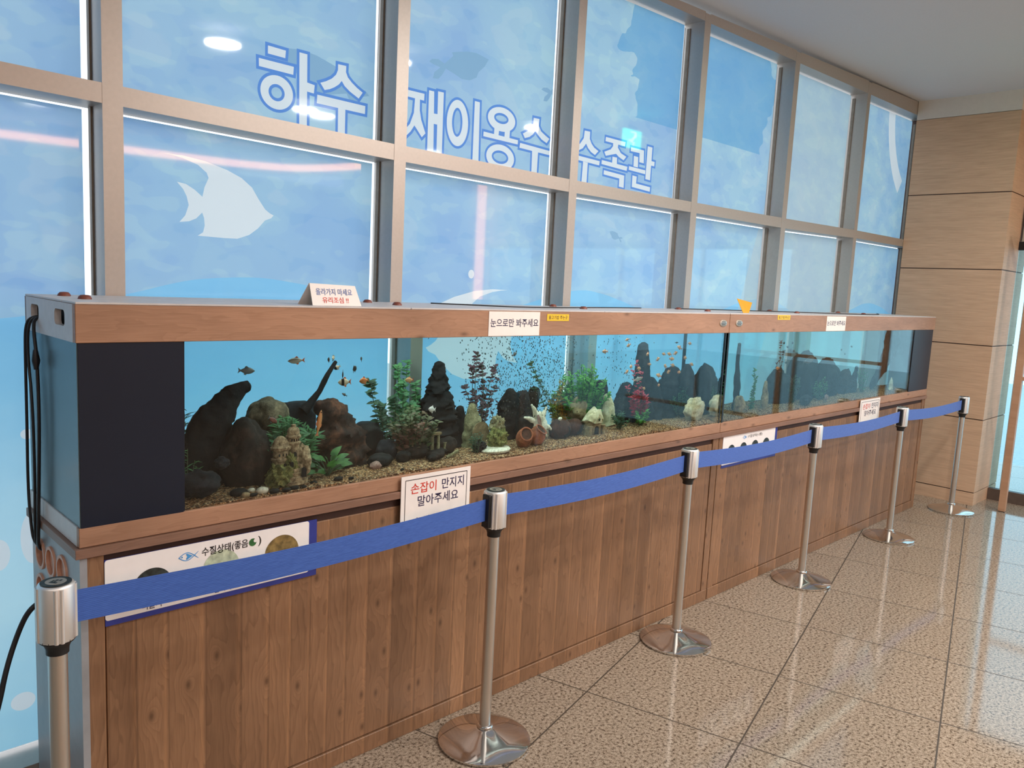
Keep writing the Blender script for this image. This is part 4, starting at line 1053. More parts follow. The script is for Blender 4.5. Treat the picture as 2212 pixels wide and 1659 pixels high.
# castle
cx, cy = .645, .10
ct = thing('castle_ornament', 'weathered stone castle ornament with two domed towers standing on the gravel', 'aquarium ornament', (cx, cy, GZ))
def tower(x, y, z0, prof, nm, n=28):
    MB().lathe([(r, z0+z) for r, z in prof], n, (x, y, 0)).build(nm, 'castle', ct)
tower(.606, .10, 1.06, [(.026, 0), (.026, .022), (.031, .026), (.031, .032), (.025, .034), (.025, .055), (.033, .060), (.034, .068), (.029, .072), (.0265, .080), (.020, .092), (.010, .101), (0, .104)], 'domed_tower')
tower(.652, .105, 1.06, [(.022, 0), (.021, .070), (.026, .074), (.026, .079), (.021, .081), (.021, .091), (.026, .094), (.026, .100), (.021, .103), (.021, .115), (.016, .125), (.008, .128), (.008, .135), (.0, .137)], 'tall_tower')
q = MB()
for k in range(5): q.lathe([(.052-.006*k, 1.005+.013*k), (.053-.006*k, 1.016+.013*k), (.046-.006*k, 1.018+.013*k)], 24, (.648+.002*k, .10, 0))
q.build('stepped_base', 'castle', ct)
MB().rock((.688, .10, 1.075), (.024, .03, .052), 3, amp=.3).build('rock_arch', 'castle', ct)
MB().rock((.600, .085, 1.035), (.040, .035, .040), 6, amp=.5, freq=3).build('moss_bank', 'moss', ct)
MB().rock((.634, .078, 1.07), (.020, .015, .030), 16, amp=.6, freq=3).build('moss_bank', 'moss', ct)
q = MB()
def arch(x, z, w_, h, y): q.poly([(x-w_, z), (x+w_, z), (x+w_, z+h)]+[(x+w_*math.cos(a), z+h+w_*math.sin(a)) for a in (.6, 1.2, 1.57, 2.0, 2.5)]+[(x-w_, z+h)], y-.002, y+.004)
arch(.650, 1.085, .006, .018, .0825); arch(.672, 1.028, .008, .024, .054); arch(.632, 1.064, .006, .012, .063); arch(.612, 1.060, .005, .012, .071)
for a in (-.5, .0, .5): arch(.606+.024*math.sin(a), 1.100, .0022, .006, .10-.0245*math.cos(a))
for a in (-.6, -.2, .2, .6): arch(.652+.021*math.sin(a), 1.143, .0018, .006, .105-.0205*math.cos(a))
q.build('opening', 'void', ct)

def rnd_dir(up=.4):
    a = random.uniform(0, 2*PI); return Vector((math.cos(a), math.sin(a), random.uniform(up-.35, up+.45))).normalized()
def bushy(label, base, top_w, h, mat, n_stem, n_leaf, ll, lw, seed, depth=.08, lean_x=0, spread=1.0, thin=1.0, droop=.25, name='aquarium_plant'):
    random.seed(seed)
    t = thing(name, label, 'aquarium plant', base, None)
    s_ = MB(); f = MB(); bx, by, bz = base
    for i in range(n_stem):
        a = random.uniform(-1, 1); dy = random.uniform(-1, 1)*depth*.5
        hh = h*random.uniform(.62, 1.0)*(1-.35*abs(a)*spread)
        tip = Vector((bx+lean_x+a*top_w*.5, min(max(by+dy, .03), .45), bz+hh))
        b0 = Vector((bx+a*top_w*.12, by+dy*.3, bz)); mid = b0.lerp(tip, .5)+Vector((a*top_w*.05, 0, h*.04))
        pts = [b0, b0.lerp(mid, .5), mid, mid.lerp(tip, .5), tip]
        s_.tube(pts, [.0022, .002, .0018, .0014, .001], 5)
        for k in range(n_leaf):
            u = (k+.5)/n_leaf; u = .10+.90*u
            x = u*4; j = min(int(x), 3); p = pts[j].lerp(pts[j+1], x-j)
            d = rnd_dir(.35); d.y *= .7
            L_ = ll*random.uniform(.7, 1.2)*(1-.3*u)
            p2 = p+d*L_
            if p2.y < .02 or p2.y > .455: d.y = -d.y*.5
            f.leafblade(p, d, L_, lw*random.uniform(.7, 1.2), droop, 3, (random.uniform(-.4, .4), -.6, 1))
    s_.build('stem', 'stem', t); f.build('foliage', mat, t)
    return t
bushy('dark green needle leaved plant beside the black panel, behind the leaning driftwood', (.375, .36, 1.02), .10, .25, 'leaf_dark', 9, 16, .05, .005, 31, .06)
bushy('pale green tuft low beside the black panel', (.325, .15, GZ), .05, .16, 'leaf_mid', 5, 12, .03, .004, 32, .05)
bushy('dense green fern bush directly behind the castle', (.672, .20, 1.03), .21, .185, 'leaf_mid', 46, 34, .050, .0075, 33, .14)
# broad leaved plant
t = thing('aquarium_plant', 'broad leaved green plant on the gravel right of the castle', 'aquarium plant', (.79, .13, GZ)); random.seed(5); f = MB(); s_ = MB()
for i in range(34):
    a = random.uniform(-1.3, 1.3); d = Vector((math.sin(a), random.uniform(-.5, .5), random.uniform(.35, 1.1))).normalized()
    b0 = Vector((.79, .13, GZ)); m = b0+d*random.uniform(.025, .075)
    if m.y < .05: m.y = .05
    s_.tube([b0, b0.lerp(m, .5)+Vector((0, 0, .006)), m], .0015, 5); f.leafblade(m, (d.x, d.y*.4-.1, d.z*.35), random.uniform(.036, .056), random.uniform(.018, .028), .35, 5, (0, -.7, 1))
s_.build('stem', 'stem', t); f.build('leaf', 'leaf_broad', t)

def viney(label, base, tips, mat, ll, lw, step, seed, name='aquarium_plant', stem='stem'):
    random.seed(seed); t = thing(name, label, 'aquarium plant', base); s_ = MB(); f = MB()
    for tip in tips:
        b0 = Vector(base)+Vector((random.uniform(-.02, .02), random.uniform(-.02, .02), 0)); tip = Vector(tip)
        mid = b0.lerp(tip, .5)+Vector((random.uniform(-.02, .02), 0, 0))
        pts = smooth([b0, mid, tip], 3); s_.tube(pts, .0016, 5)
        ln = sum((pts[i+1]-pts[i]).length for i in range(len(pts)-1)); n = int(ln/step)
        for k in range(1, n+1):
            p = pts[min(len(pts)-1, int(k/n*(len(pts)-1)))]
            for sgn in (-1, 1):
                d = Vector((sgn*random.uniform(.5, 1), random.uniform(-.6, .6), random.uniform(-.1, .7)))
                f.leafblade(p, d, ll*random.uniform(.6, 1.2), lw*random.uniform(.7, 1.2), .3, 3, (0, -.8, .7))
    s_.build('stem', stem, t); f.build('foliage', mat, t); return t
viney('trailing green vine plant leaning left over the black rock', (1.12, .30, 1.02), [(1.03, .30, 1.30), (1.06, .28, 1.22), (1.09, .32, 1.20), (1.13, .28, 1.24), (1.05, .31, 1.14), (1.11, .33, 1.15)], 'leaf_dark', .030, .015, .011, 41)
viney('tall green leafy plant reaching up in front of the window mullion', (1.19, .33, 1.02), [(1.165, .33, 1.35), (1.185, .31, 1.29), (1.205, .35, 1.24), (1.15, .34, 1.22), (1.22, .32, 1.20)], 'leaf_mid', .030, .014, .0085, 42)
viney('tall thin green plant between the leafy plant and the black spire', (1.245, .34, 1.02), [(1.215, .34, 1.365), (1.25, .33, 1.28), (1.27, .35, 1.22), (1.235, .32, 1.20)], 'leaf_mid', .026, .012, .0095, 43)
bushy('bushy pink brown plant in front of the tall green plants', (1.185, .21, GZ+.01), .20, .20, 'leaf_pinkbrown', 40, 26, .032, .013, 44, .12)
# black spire
solid('rock', MB().limb([(1.385, .36, 1.0), (1.385, .36, 1.10), (1.378, .36, 1.18), (1.372, .36, 1.25), (1.374, .36, 1.31), (1.376, .36, 1.35)], [.11, .10, .080, .048, .032, .024], 14, amp=.5), 'driftwood', 'tall black rock spire rising before the white fish print', 'rock', (1.385, .36, 1.0))
solid('rock', MB().limb([(1.30, .38, 1.0), (1.292, .38, 1.12), (1.282, .38, 1.23)], [.045, .03, .012], 15, amp=.25), 'driftwood', 'narrow black rock finger left of the tall spire', 'rock', (1.30, .38, 1.0))
solid('rock', MB().limb([(1.475, .33, 1.0), (1.48, .33, 1.09), (1.475, .33, 1.17)], [.045, .035, .016], 16, amp=.25), 'driftwood', 'short black rock finger right of the tall spire', 'rock', (1.475, .33, 1.0))
for i, (x, y, rx, rz, mat, lb) in enumerate([(1.016, .16, .050, .026, 'black_stone', 'flat oval black stone on the gravel right of the red brown stump'), (1.120, .165, .032, .024, 'black_stone', 'small pointed black stone between the oval stone and the mossy ones'),
    (1.080, .24, .045, .042, 'slate', 'round dark grey stone below the trailing vine plant'), (1.195, .20, .055, .032, 'brown_rock', 'wide brown stone under the pink brown plant'), (1.262, .15, .040, .018, 'brown_rock', 'low flat brown stone in front of the ruin pillars'),
    (1.355, .22, .045, .035, 'brown_rock', 'brown stone at the foot of the tall spire'), (1.232, .12, .022, .014, 'black_stone', 'small dark stone nearest the glass below the ruin pillars')]):
    solid('stone', MB().rock((x, y, gz(x, y)+rz*.75), (rx, rx*.8, rz), 30+i, amp=.14), mat, lb, 'stone', (x, y, gz(x, y)))
for i, (x, y, r, mat, lb) in enumerate([(.525, .045, .016, 'shell', 'white shell on the gravel in front of the large brown rock'), (.572, .085, .013, 'shell', 'small white shell at the left foot of the castle'), (.50, .075, .010, 'shell', 'tiny pale shell left of the white shell'),
    (.465, .030, .012, 'tan_rock', 'tan pebble near the glass left of the white shell'), (.984, .13, .020, 'shell_pink', 'pinkish shell leaning on the oval black stone')]):
    q = MB().rock((x, y, gz(x, y)+r*.5), (r*1.3, r, r*.8), 50+i, 2, .2)
    solid('seashell' if 'shell' in lb else 'pebble', q, mat, lb, 'shell' if 'shell' in lb else 'pebble', (x, y, gz(x, y)))
for i, (x, y, r) in enumerate([(.56, .03, .012), (.60, .025, .010), (.63, .032, .011), (.66, .028, .008), (.71, .06, .009), (.80, .055, .012), (.845, .045, .007), (.49, .028, .009), (.455, .06, .02), (1.06, .05, .007)]):
    solid('pebble', MB().rock((x, y, gz(x, y)+r*.4), (r*1.5, r*1.1, r*.7), 70+i, 2, .2), 'black_stone', 'small black pebble lying on the gravel near the front glass', 'pebble', (x, y, gz(x, y)), 'black pebbles at the front of the nearer aquarium')
# bluish clump in the dark corner
solid('rock', MB().rock((.345, .10, 1.045), (.055, .05, .04), 81, amp=.3), 'slate', 'bluish grey rock lying in the dark corner by the black panel', 'rock', (.345, .1, 1.0))
solid('rock', MB().rock((.425, .13, 1.095), (.022, .02, .018), 82, amp=.3), 'slate', 'small bluish stone perched on the foot of the leaning driftwood', 'rock', (.425, .13, 1.08))
# ruin pillars
t = thing('ruin_ornament', 'small yellowed temple ruin ornament with broken pillars', 'aquarium ornament', (1.297, .20, gz(1.3, .2)))
z0 = gz(1.3, .2)
MB().rock((1.297, .20, z0+.012), (.052, .03, .014), 83, 2, .2).build('base', 'brown_rock', t)
for x, h in ((1.268, .075), (1.297, .078), (1.330, .045)): MB().lathe([(.0085, z0+.015), (.0075, z0+.02), (.0065, z0+h-.006), (.0085, z0+h), (0, z0+h)], 14, (x, .195, 0)).build('pillar', 'ruin', t)
MB().box(1.255, 1.308, .186, .204, z0+.0785, z0+.088).build('lintel', 'tan_rock', t)
MB().lathe([(.0, -.03), (.008, -.03), (.007, .03), (0, .03)], 12, (1.335, .13, gz(1.33, .13)+.010), True, Matrix.Rotation(1.2, 3, 'Y')).build('fallen_pillar', 'ruin', t)
# wine-red plant
viney('slender wine red plant with small leaves rising above the arch', (1.605, .37, 1.03), [(1.580, .37, 1.385), (1.60, .36, 1.34), (1.555, .37, 1.33), (1.685, .38, 1.325), (1.62, .37, 1.27), (1.52, .38, 1.25), (1.655, .36, 1.22), (1.57, .36, 1.20), (1.70, .37, 1.27), (1.60, .34, 1.18)], 'leaf_wine', .024, .014, .015, 45)
viney('wine dark sprig right of the pale arch ornament', (1.70, .36, 1.03), [(1.70, .36, 1.17), (1.73, .36, 1.14), (1.675, .37, 1.13)], 'leaf_wine', .018, .011, .016, 46)
# arch ornament
t = thing('arch_ornament', 'pale olive stone arch ornament with a dark cave mouth', 'aquarium ornament', (1.51, .25, gz(1.51, .25)))
MB().limb([(1.51, .26, 1.0), (1.512, .26, 1.07), (1.503, .26, 1.13), (1.497, .26, 1.185)], [.058, .053, .036, .016], 19, amp=.14).build('body', 'ruin', t)
MB().lathe([(.034, -.012), (.043, -.012), (.045, 0), (.034, 0)], 24, (1.516, .196, 1.075), True, Matrix.Rotation(PI/2, 3, 'X')).build('mouth_rim', 'tan_rock', t)
MB().lathe([(0, .0), (.034, .0), (.034, .01), (0, .01)], 24, (1.516, .209, 1.075), True, Matrix.Rotation(PI/2, 3, 'X')).build('cave_mouth', 'void', t)
t = thing('reef_ornament', 'grey green reef ornament on a pale rounded plate', 'aquarium ornament', (1.535, .13, GZ))
MB().lathe([(0, 1.004), (.072, 1.004), (.076, 1.012), (.068, 1.02), (0, 1.024)], 40, (1.552, .125, 0)).build('plate', 'shell', t)
MB().rock((1.575, .14, 1.052), (.045, .04, .038), 91, amp=.5, freq=3).build('coral_mound', 'moss', t)
MB().rock((1.478, .140, 1.030), (.026, .028, .022), 92, amp=.5, freq=3).build('coral_mound', 'slate', t)
MB().rock((1.590, .175, 1.10), (.034, .03, .036), 93, amp=.5, freq=3).build('coral_crown', 'ruin', t)
bushy('low dark green tuft between the ruin and the reef ornament', (1.455, .13, GZ), .07, .10, 'leaf_dark', 12, 14, .022, .006, 47, .06)
# dark rocks, slabs, conch, pots, coconut huts
solid('rock', MB().limb([(1.76, .33, 1.0), (1.757, .33, 1.10), (1.75, .33, 1.18), (1.745, .33, 1.225)], [.075, .068, .05, .02], 22, amp=.3), 'driftwood', 'tall dark rock rising behind the pair of clay pots', 'rock', (1.76, .33, 1.0))
solid('rock', MB().rock((1.80, .24, 1.06), (.055, .05, .065), 95, amp=.2), 'black_stone', 'rounded black rock left of the white conch shell', 'rock', (1.8, .24, 1.0))
solid('rock', MB().rock((1.845, .36, 1.13), (.05, .035, .10), 96, amp=.16, facet=1, tilt=-.15), 'slate', 'grey slate slab standing behind the conch shell', 'rock', (1.845, .36, 1.03))
solid('rock', MB().rock((1.905, .38, 1.135), (.042, .03, .11), 97, amp=.14, facet=1, tilt=.35), 'brown_rock', 'dark slab leaning right behind the conch shell', 'rock', (1.905, .38, 1.03))
t = thing('conch_shell', 'white spider conch shell with long horns standing behind the clay pots', 'shell', (1.85, .20, 1.03))
q = MB().limb([(1.835, .20, 1.03), (1.85, .20, 1.07), (1.845, .20, 1.11), (1.83, .20, 1.13)], [.045, .050, .034, .015], 24, amp=.12, flat=.5)
for a, b in (((1.83, .20, 1.12), (1.798, .20, 1.170)), ((1.815, .20, 1.095), (1.755, .195, 1.118)), ((1.87, .20, 1.11), (1.893, .20, 1.155)), ((1.885, .20, 1.07), (1.928, .19, 1.048)), ((1.87, .20, 1.04), (1.90, .19, 1.022))):
    A, B = Vector(a), Vector(b); q.tube([A, A.lerp(B, .5)+Vector((0, -.004, .004)), B], [.016, .010, .004], 10)
q.build('body', 'shell', t)
q = MB().leafblade((1.826, .176, 1.125), (.35, -.02, -1), .085, .022, .1, 5, (0, 1, 0)); q.build('aperture', 'shell_pink', t)
def pot(x, y, r, label, tiltx, tilty, mat='terracotta'):
    zc = gz(x, y)+r*.93
    t = thing('clay_pot', label, 'pot', (x, y, gz(x, y)))
    R = Matrix.Rotation(tiltx, 3, 'X') @ Matrix.Rotation(tilty, 3, 'Y')
    pr = [(0, -1), (.45, -.97), (.8, -.72), (.98, -.3), (1, .05), (.9, .45), (.70, .72), (.66, .78)]
    q = MB().lathe([(a*r, b*r) for a, b in pr], 32, (x, y, zc), True, R); q.f.pop(); q.smooth = {i for i in q.smooth if i < len(q.f)}; q.build('body', mat, t)
    MB().lathe([(a*r*.92, b*r*.96) for a, b in reversed(pr[2:])]+[(0, -.65*r)], 32, (x, y, zc), True, R).build('shaded_hollow', 'coconut', t)  # inside coloured darker in place of shade
    MB().lathe([(.64*r, .72*r), (.78*r, .74*r), (.80*r, .84*r), (.66*r, .86*r), (.62*r, .80*r), (.64*r, .72*r)], 32, (x, y, zc), True, R).build('rim', mat, t)
    return t
pot(1.712, .115, .042, 'terracotta pot tipped toward the glass, left of the pair', .95, -.15)
pot(1.793, .120, .043, 'terracotta pot tipped to the upper right, right of the pair', .55, .35)
def hut(x, y, r, label, seed):
    t = thing('coconut_hut', label, 'aquarium ornament', (x, y, gz(x, y)))
    MB().rock((x, y, gz(x, y)+r*.62), (r*1.15, r, r*.85), seed, 3, .08).build('shell', 'coconut', t)
    MB().lathe([(0, 0), (r*.42, 0), (r*.45, -.004), (0, -.004)], 24, (x+r*.25, y-r*.93, gz(x, y)+r*.5), True, Matrix.Rotation(PI/2, 3, 'X')).build('opening', 'void', t)
hut(1.985, .20, .056, 'dark brown coconut shell hut right of the clay pots', 101)
hut(2.085, .215, .050, 'dark brown coconut shell hut touching the little cottage', 102)
solid('seashell', MB().rock((1.96, .165, 1.098), (.012, .009, .008), 103, 2, .2), 'shell', 'tiny white shell lying on the left coconut hut', 'shell', (1.96, .165, 1.09))
# big bush
bushy('large bright green bush in front of the second window mullion', (2.21, .32, 1.03), .33, .31, 'leaf_bright', 60, 30, .034, .013, 48, .18)
bushy('orange tinged feathery plant at the left edge of the big green bush', (2.06, .33, 1.03), .13, .24, 'leaf_yellow', 30, 26, .028, .010, 49, .10)
viney('arching green sprig reaching left above the coconut huts', (2.06, .36, 1.06), [(1.88, .36, 1.335), (1.915, .36, 1.22), (1.93, .37, 1.27)], 'leaf_dark', .026, .011, .018, 50)
# cottage
t = thing('cottage_ornament', 'little tan cottage ornament with a bark roof and arched door', 'aquarium ornament', (2.19, .17, gz(2.19, .17)))
z0 = gz(2.19, .17)
q = MB().limb([(2.19, .17, z0), (2.19, .17, z0+.06)], [.056, .052], 25, amp=.06, flat=.8); q.build('wall', 'tan_rock', t)
q = MB().lathe([(.050, .058), (.062, .062), (.066, .068), (.056, .082), (.036, .102), (.016, .116), (.0, .121)], 30, (2.19, .17, z0))
for i, v in enumerate(q.v): d = noise.noise(Vector(v)*34); q.v[i] = (v[0]+d*.016, 0.17+(v[1]-.17)*.85+d*.006, v[2]+d*.016)
q.build('roof', 'cream_rock', t)
q = MB(); arch(2.185, z0+.002, .013, .026, .122); q.build('door', 'void', t)
q = MB().poly([(2.160, z0+.056), (2.212, z0+.056), (2.186, z0+.100)], .104, .16); q.build('gable', 'cream_rock', t)
q = MB().poly([(2.186+.011*(1 if k % 2 == 0 else .45)*math.sin(2*PI*k/10), z0+.072+.011*(1 if k % 2 == 0 else .45)*math.cos(2*PI*k/10)) for k in range(10)], .1025, .1045); q.build('star_window', 'leaf_dark', t)
for x in (2.145, 2.235): MB().lathe([(.012, 0), (.010, .03), (.016, .042), (0, .045)], 12, (x, .13, z0)).build('mushroom', 'tan_rock', t)
solid('rock', MB().rock((2.16, .29, 1.115), (.055, .045, .05), 104, amp=.3), 'tan_rock', 'tan porous rock behind the cottage roof', 'rock', (2.16, .29, 1.05))
solid('rock', MB().limb([(2.39, .30, 1.02), (2.385, .30, 1.10), (2.365, .30, 1.165)], [.055, .046, .022], 26, amp=.2, flat=.6), 'cream_rock', 'cream pointed rock right of the cottage', 'rock', (2.39, .3, 1.02))
solid('rock', MB().rock((2.385, .39, 1.145), (.05, .035, .11), 105, amp=.16, facet=1), 'brown_rock', 'dark brown upright slab behind the cream pointed rock', 'rock', (2.385, .39, 1.03))
bushy('low green plant right of the cottage', (2.40, .18, GZ+.01), .14, .09, 'leaf_dark', 16, 14, .028, .008, 51, .08)
bushy('small bright green plant before the red fan plant', (2.57, .20, GZ+.01), .10, .11, 'leaf_bright', 14, 14, .026, .007, 52, .06)
# right-hand rock group
solid('rock', MB().limb([(2.66, .33, 1.0), (2.665, .33, 1.12), (2.66, .33, 1.25), (2.655, .33, 1.34), (2.652, .33, 1.405)], [.11, .085, .056, .046, .034], 27, amp=.14, flat=.7), 'slate', 'tall blue grey slate pillar, highest rock of the nearer aquarium', 'rock', (2.66, .33, 1.0))
solid('rock', MB().limb([(2.55, .37, 1.0), (2.55, .37, 1.10), (2.58, .37, 1.20)], [.085, .075, .04], 28, amp=.18), 'slate', 'dark slate rock leaning against the left of the tall slate pillar', 'rock', (2.53, .36, 1.0))
solid('rock', MB().limb([(2.79, .36, 1.0), (2.785, .36, 1.12), (2.755, .36, 1.22)], [.11, .085, .035], 29, amp=.2), 'slate', 'dark slate rock leaning against the right of the tall slate pillar', 'rock', (2.78, .36, 1.0))
solid('rock', MB().limb([(2.92, .38, 1.0), (2.93, .38, 1.12), (2.96, .38, 1.21), (3.0, .38, 1.25)], [.11, .10, .08, .05], 30, amp=.2), 'slate', 'broad dark slate rock near the end glass of the nearer aquarium', 'rock', (2.92, .38, 1.0))
solid('rock', MB().rock((3.04, .31, 1.13), (.06, .09, .15), 107, amp=.2), 'slate', 'dark slate rock pressed against the end glass', 'rock', (3.045, .33, 1.0))
bushy('crimson fan plant among the slate rocks', (2.585, .24, 1.04), .11, .17, 'leaf_red', 34, 24, .034, .012, 53, .06)
viney('tall pink leaved sprig above the crimson fan plant', (2.59, .28, 1.05), [(2.575, .28, 1.33), (2.545, .28, 1.28), (2.61, .27, 1.27), (2.51, .28, 1.20)], 'leaf_red', .022, .010, .020, 54)
solid('rock', MB().rock((3.0, .15, 1.062), (.082, .05, .062), 108, amp=.3), 'cream_rock', 'cream coral rock on the gravel beside the corner seal', 'rock', (3.0, .15, 1.0))
bushy('dark green plant behind the cream coral rock', (2.96, .27, 1.03), .16, .17, 'leaf_dark', 16, 16, .028, .010, 55, .08)

# fish: body, tail, dorsal fin, belly fin and eye; nose points to +x in the fish's own frame
def make_fish(label, loc, L_, H_, body, fin, rot, pitch=0.0, cat='fish', group=None, name='fish'):
    o = bpy.data.objects.new(name, None); COL.objects.link(o); o.location = loc; o.rotation_euler = (0, pitch, rot); o['_o'] = (0, 0, 0)
    o['label'] = label; o['category'] = cat
    if group: o['group'] = group
    prof = [(.5, .03), (.46, .22), (.38, .52), (.26, .82), (.10, 1.0), (-.06, .94), (-.20, .66), (-.31, .36), (-.37, .26)]
    mb = MB(); n = 12; vs = []
    for x, h in prof:
        for k in range(n):
            a = 2*PI*k/n; vs.append((x*L_, .30*H_*h*math.cos(a), .5*H_*h*math.sin(a)))
    fs = [(i*n+k, i*n+(k+1) % n, (i+1)*n+(k+1) % n, (i+1)*n+k) for i in range(len(prof)-1) for k in range(n)]
    fs += [tuple(reversed(range(n))), tuple((len(prof)-1)*n+k for k in range(n))]
    mb.add(vs, fs, True); mb.build('body', body, o)
    def fin_(nm, pts, th=.0006):
        m = MB(); m.poly([(x*L_, z*H_) for x, z in pts], -th, th); m.build(nm, fin, o)
    fin_('tail_fin', [(-.36, .10), (-.52, .42), (-.47, .0), (-.52, -.42), (-.36, -.10)])
    fin_('dorsal_fin', [(.10, .48), (-.02, .70), (-.10, .62), (-.14, .40)])
    fin_('belly_fin', [(.02, -.48), (-.06, -.68), (-.16, -.56), (-.14, -.40)])
    m = MB()
    for s_ in (-1, 1): m.lathe([(.0, -.04*L_*.6), (.028*L_, -.01*L_), (.028*L_, .01*L_), (0, .024*L_)], 8, (.40*L_, s_*.105*H_, .06*H_))
    m.build('eye', 'eye', o)
    return o
make_fish('grey fish swimming right just above the leaning driftwood', (.509, .15, 1.371), .058, .021, 'f_grey', 'f_fin_g', .15, .08)
make_fish('silver fish with orange tail swimming left in open water', (.676, .15, 1.397), .058, .020, 'f_silver', 'f_fin_o', PI-.1, .04)
make_fish('banded black and white fish swimming left above the thin branch end', (.857, .15, 1.318), .048, .026, 'f_tiger', 'f_fin_o', PI-.2, .02)
make_fish('orange fish facing left beside the trailing vine plant', (.935, .15, 1.319), .036, .022, 'f_orange', 'f_fin_o', PI-.3, .15)
make_fish('long orange fish hanging nose up before the red brown stump', (.759, .14, 1.187), .088, .020, 'f_orange', 'f_fin_o', .35, -1.35)
make_fish('red brown fish diving over the green bush behind the castle', (.601, .16, 1.208), .042, .018, 'f_red', 'f_fin_g', .3, .55)
make_fish('pale gold fish between the two tall green plants', (1.128, .15, 1.312), .036, .019, 'f_gold', 'f_fin_o', PI-.15, 0)
make_fish('white fish swimming before the foot of the black spire', (1.232, .14, 1.197), .042, .022, 'f_white', 'f_fin_w', PI+.3, -.15)
make_fish('tiny slim grey fish below the banded fish', (.858, .15, 1.275), .026, .008, 'f_grey', 'f_fin_g', PI+.2, -.45)
make_fish('small banded fish at the tip of the thin branch', (.812, .15, 1.402), .030, .016, 'f_tiger', 'f_fin_g', 1.0, -.35)
make_fish('small dark fish left of the banded one at the branch tip', (.795, .15, 1.396), .022, .014, 'f_dark', 'f_fin_g', 1.35, -.2)
make_fish('small dark fish high above the trailing vine plant', (.922, .15, 1.395), .024, .012, 'f_dark', 'f_fin_g', 1.2, -.5)
make_fish('dark fish just above the orange fish by the vine', (.896, .15, 1.362), .028, .020, 'f_dark', 'f_fin_g', .7, -.5)
make_fish('dark fish turned nose down above the banded fish', (.850, .15, 1.345), .032, .010, 'f_dark', 'f_fin_g', 1.2, 1.1)
make_fish('small white banded fish hiding on the thin branch', (.832, .16, 1.368), .026, .014, 'f_tiger', 'f_fin_w', 2.6, .5)
make_fish('grey fish among the bubbles right of the wine red plant', (1.685, .20, 1.388), .032, .014, 'f_grey', 'f_fin_g', .2, -.4)
SCHOOL = [(2.395, .16, 1.441), (2.408, .16, 1.414), (2.236, .16, 1.389), (2.918, .16, 1.414), (2.829, .16, 1.395), (2.796, .16, 1.367), (2.744, .16, 1.364), (2.712, .18, 1.364), (2.649, .16, 1.341), (2.767, .16, 1.339), (2.886, .16, 1.341), (2.716, .16, 1.304), (2.779, .16, 1.306), (2.95, .16, 1.305), (2.747, .16, 1.274), (2.841, .16, 1.268), (2.666, .16, 1.259), (2.407, .16, 1.288), (2.437, .16, 1.311), (2.5, .16, 1.3), (2.583, .16, 1.318), (2.562, .16, 1.368), (2.672, .16, 1.21), (2.551, .16, 1.2)]
LBS = 'small orange brown fish of the school before the slate rocks'
random.seed(77)
p0 = make_fish(LBS, SCHOOL[2], .038, .017, 'f_gold', 'f_fin_o', PI-.2, 0, group='small fish schooling by the slate rocks')
for i, p in enumerate(SCHOOL):
    if i == 2: continue
    o = dup(p0, p, LBS, 'small fish schooling by the slate rocks'); o.rotation_euler = (0, random.uniform(-.4, .4), random.choice([0, PI])+random.uniform(-.5, .5)); o.scale = (random.uniform(.7, 1.05),)*3
make_fish('long pale fish swimming across the crimson fan plant', (2.468, .12, 1.253), .075, .018, 'f_silver', 'f_fin_w', .05, -.1)
make_fish('slim dark fish high near the end glass of the nearer aquarium', (2.80, .16, 1.421), .034, .008, 'f_dark', 'f_fin_g', .1, 0)

# air bubbles rising from the two air stones
random.seed(11); bm_ = MB()
def bub(x, y, z, r):
    b = len(bm_.v); n = 6
    vs = [(x, y, z-r*1.5)]+[(x+r*math.cos(2*PI*k/n)*q, y+r*math.sin(2*PI*k/n)*q, z+dz*r*1.5) for q, dz in ((.8, -.55), (.8, .55)) for k in range(n)]+[(x, y, z+r*1.5)]
    fs = [(0, 1+(k+1) % n, 1+k) for k in range(n)]+[(1+k, 1+(k+1) % n, 7+(k+1) % n, 7+k) for k in range(n)]+[(13, 7+k, 7+(k+1) % n) for k in range(n)]
    bm_.add(vs, fs, True)
for cx_, sp, n_ in ((1.80, .24, 900), (1.58, .16, 320), (2.40, .12, 160), (1.95, .14, 250)):
    for _ in range(n_):
        h = random.random(); z = 1.12+h*.34
        x = cx_+random.gauss(0, sp*.5)*(.55+.6*h); y = random.uniform(.06, .42)
        bub(x, y, z, random.uniform(.0014, .0032))
tag(bm_.build('air_bubbles', 'bubble', None, (1.8, .2, 1.1)), 'streams of tiny air bubbles rising through the nearer aquarium', 'bubbles', None, 'stuff')

# ---------------------------------------------------------------- inside the farther aquarium
viney('tall slim green plant near the left end of the farther aquarium', (3.655, .20, GZ), [(3.64, .20, 1.25), (3.655, .19, 1.20), (3.665, .21, 1.16), (3.63, .20, 1.12)], 'leaf_mid', .028, .012, .014, 61)
solid('driftwood', MB().limb([(3.505, .25, 1.02), (3.50, .25, 1.15), (3.485, .25, 1.28), (3.492, .25, 1.40)], [.035, .03, .02, .014], 62, amp=.25), 'driftwood', 'upright black driftwood stick in the farther aquarium', 'driftwood', (3.5, .25, 1.02))
solid('rock', MB().limb([(3.79, .20, 1.0), (3.79, .20, 1.08), (3.785, .20, 1.17)], [.045, .036, .014], 63, amp=.2), 'tan_rock', 'tan pointed rock right of the slim green plant in the farther aquarium', 'rock', (3.79, .2, 1.0))
solid('rock', MB().rock((3.465, .16, 1.05), (.05, .045, .055), 64, amp=.25), 'tan_rock', 'tan rock before the upright driftwood stick', 'rock', (3.465, .16, 1.0))
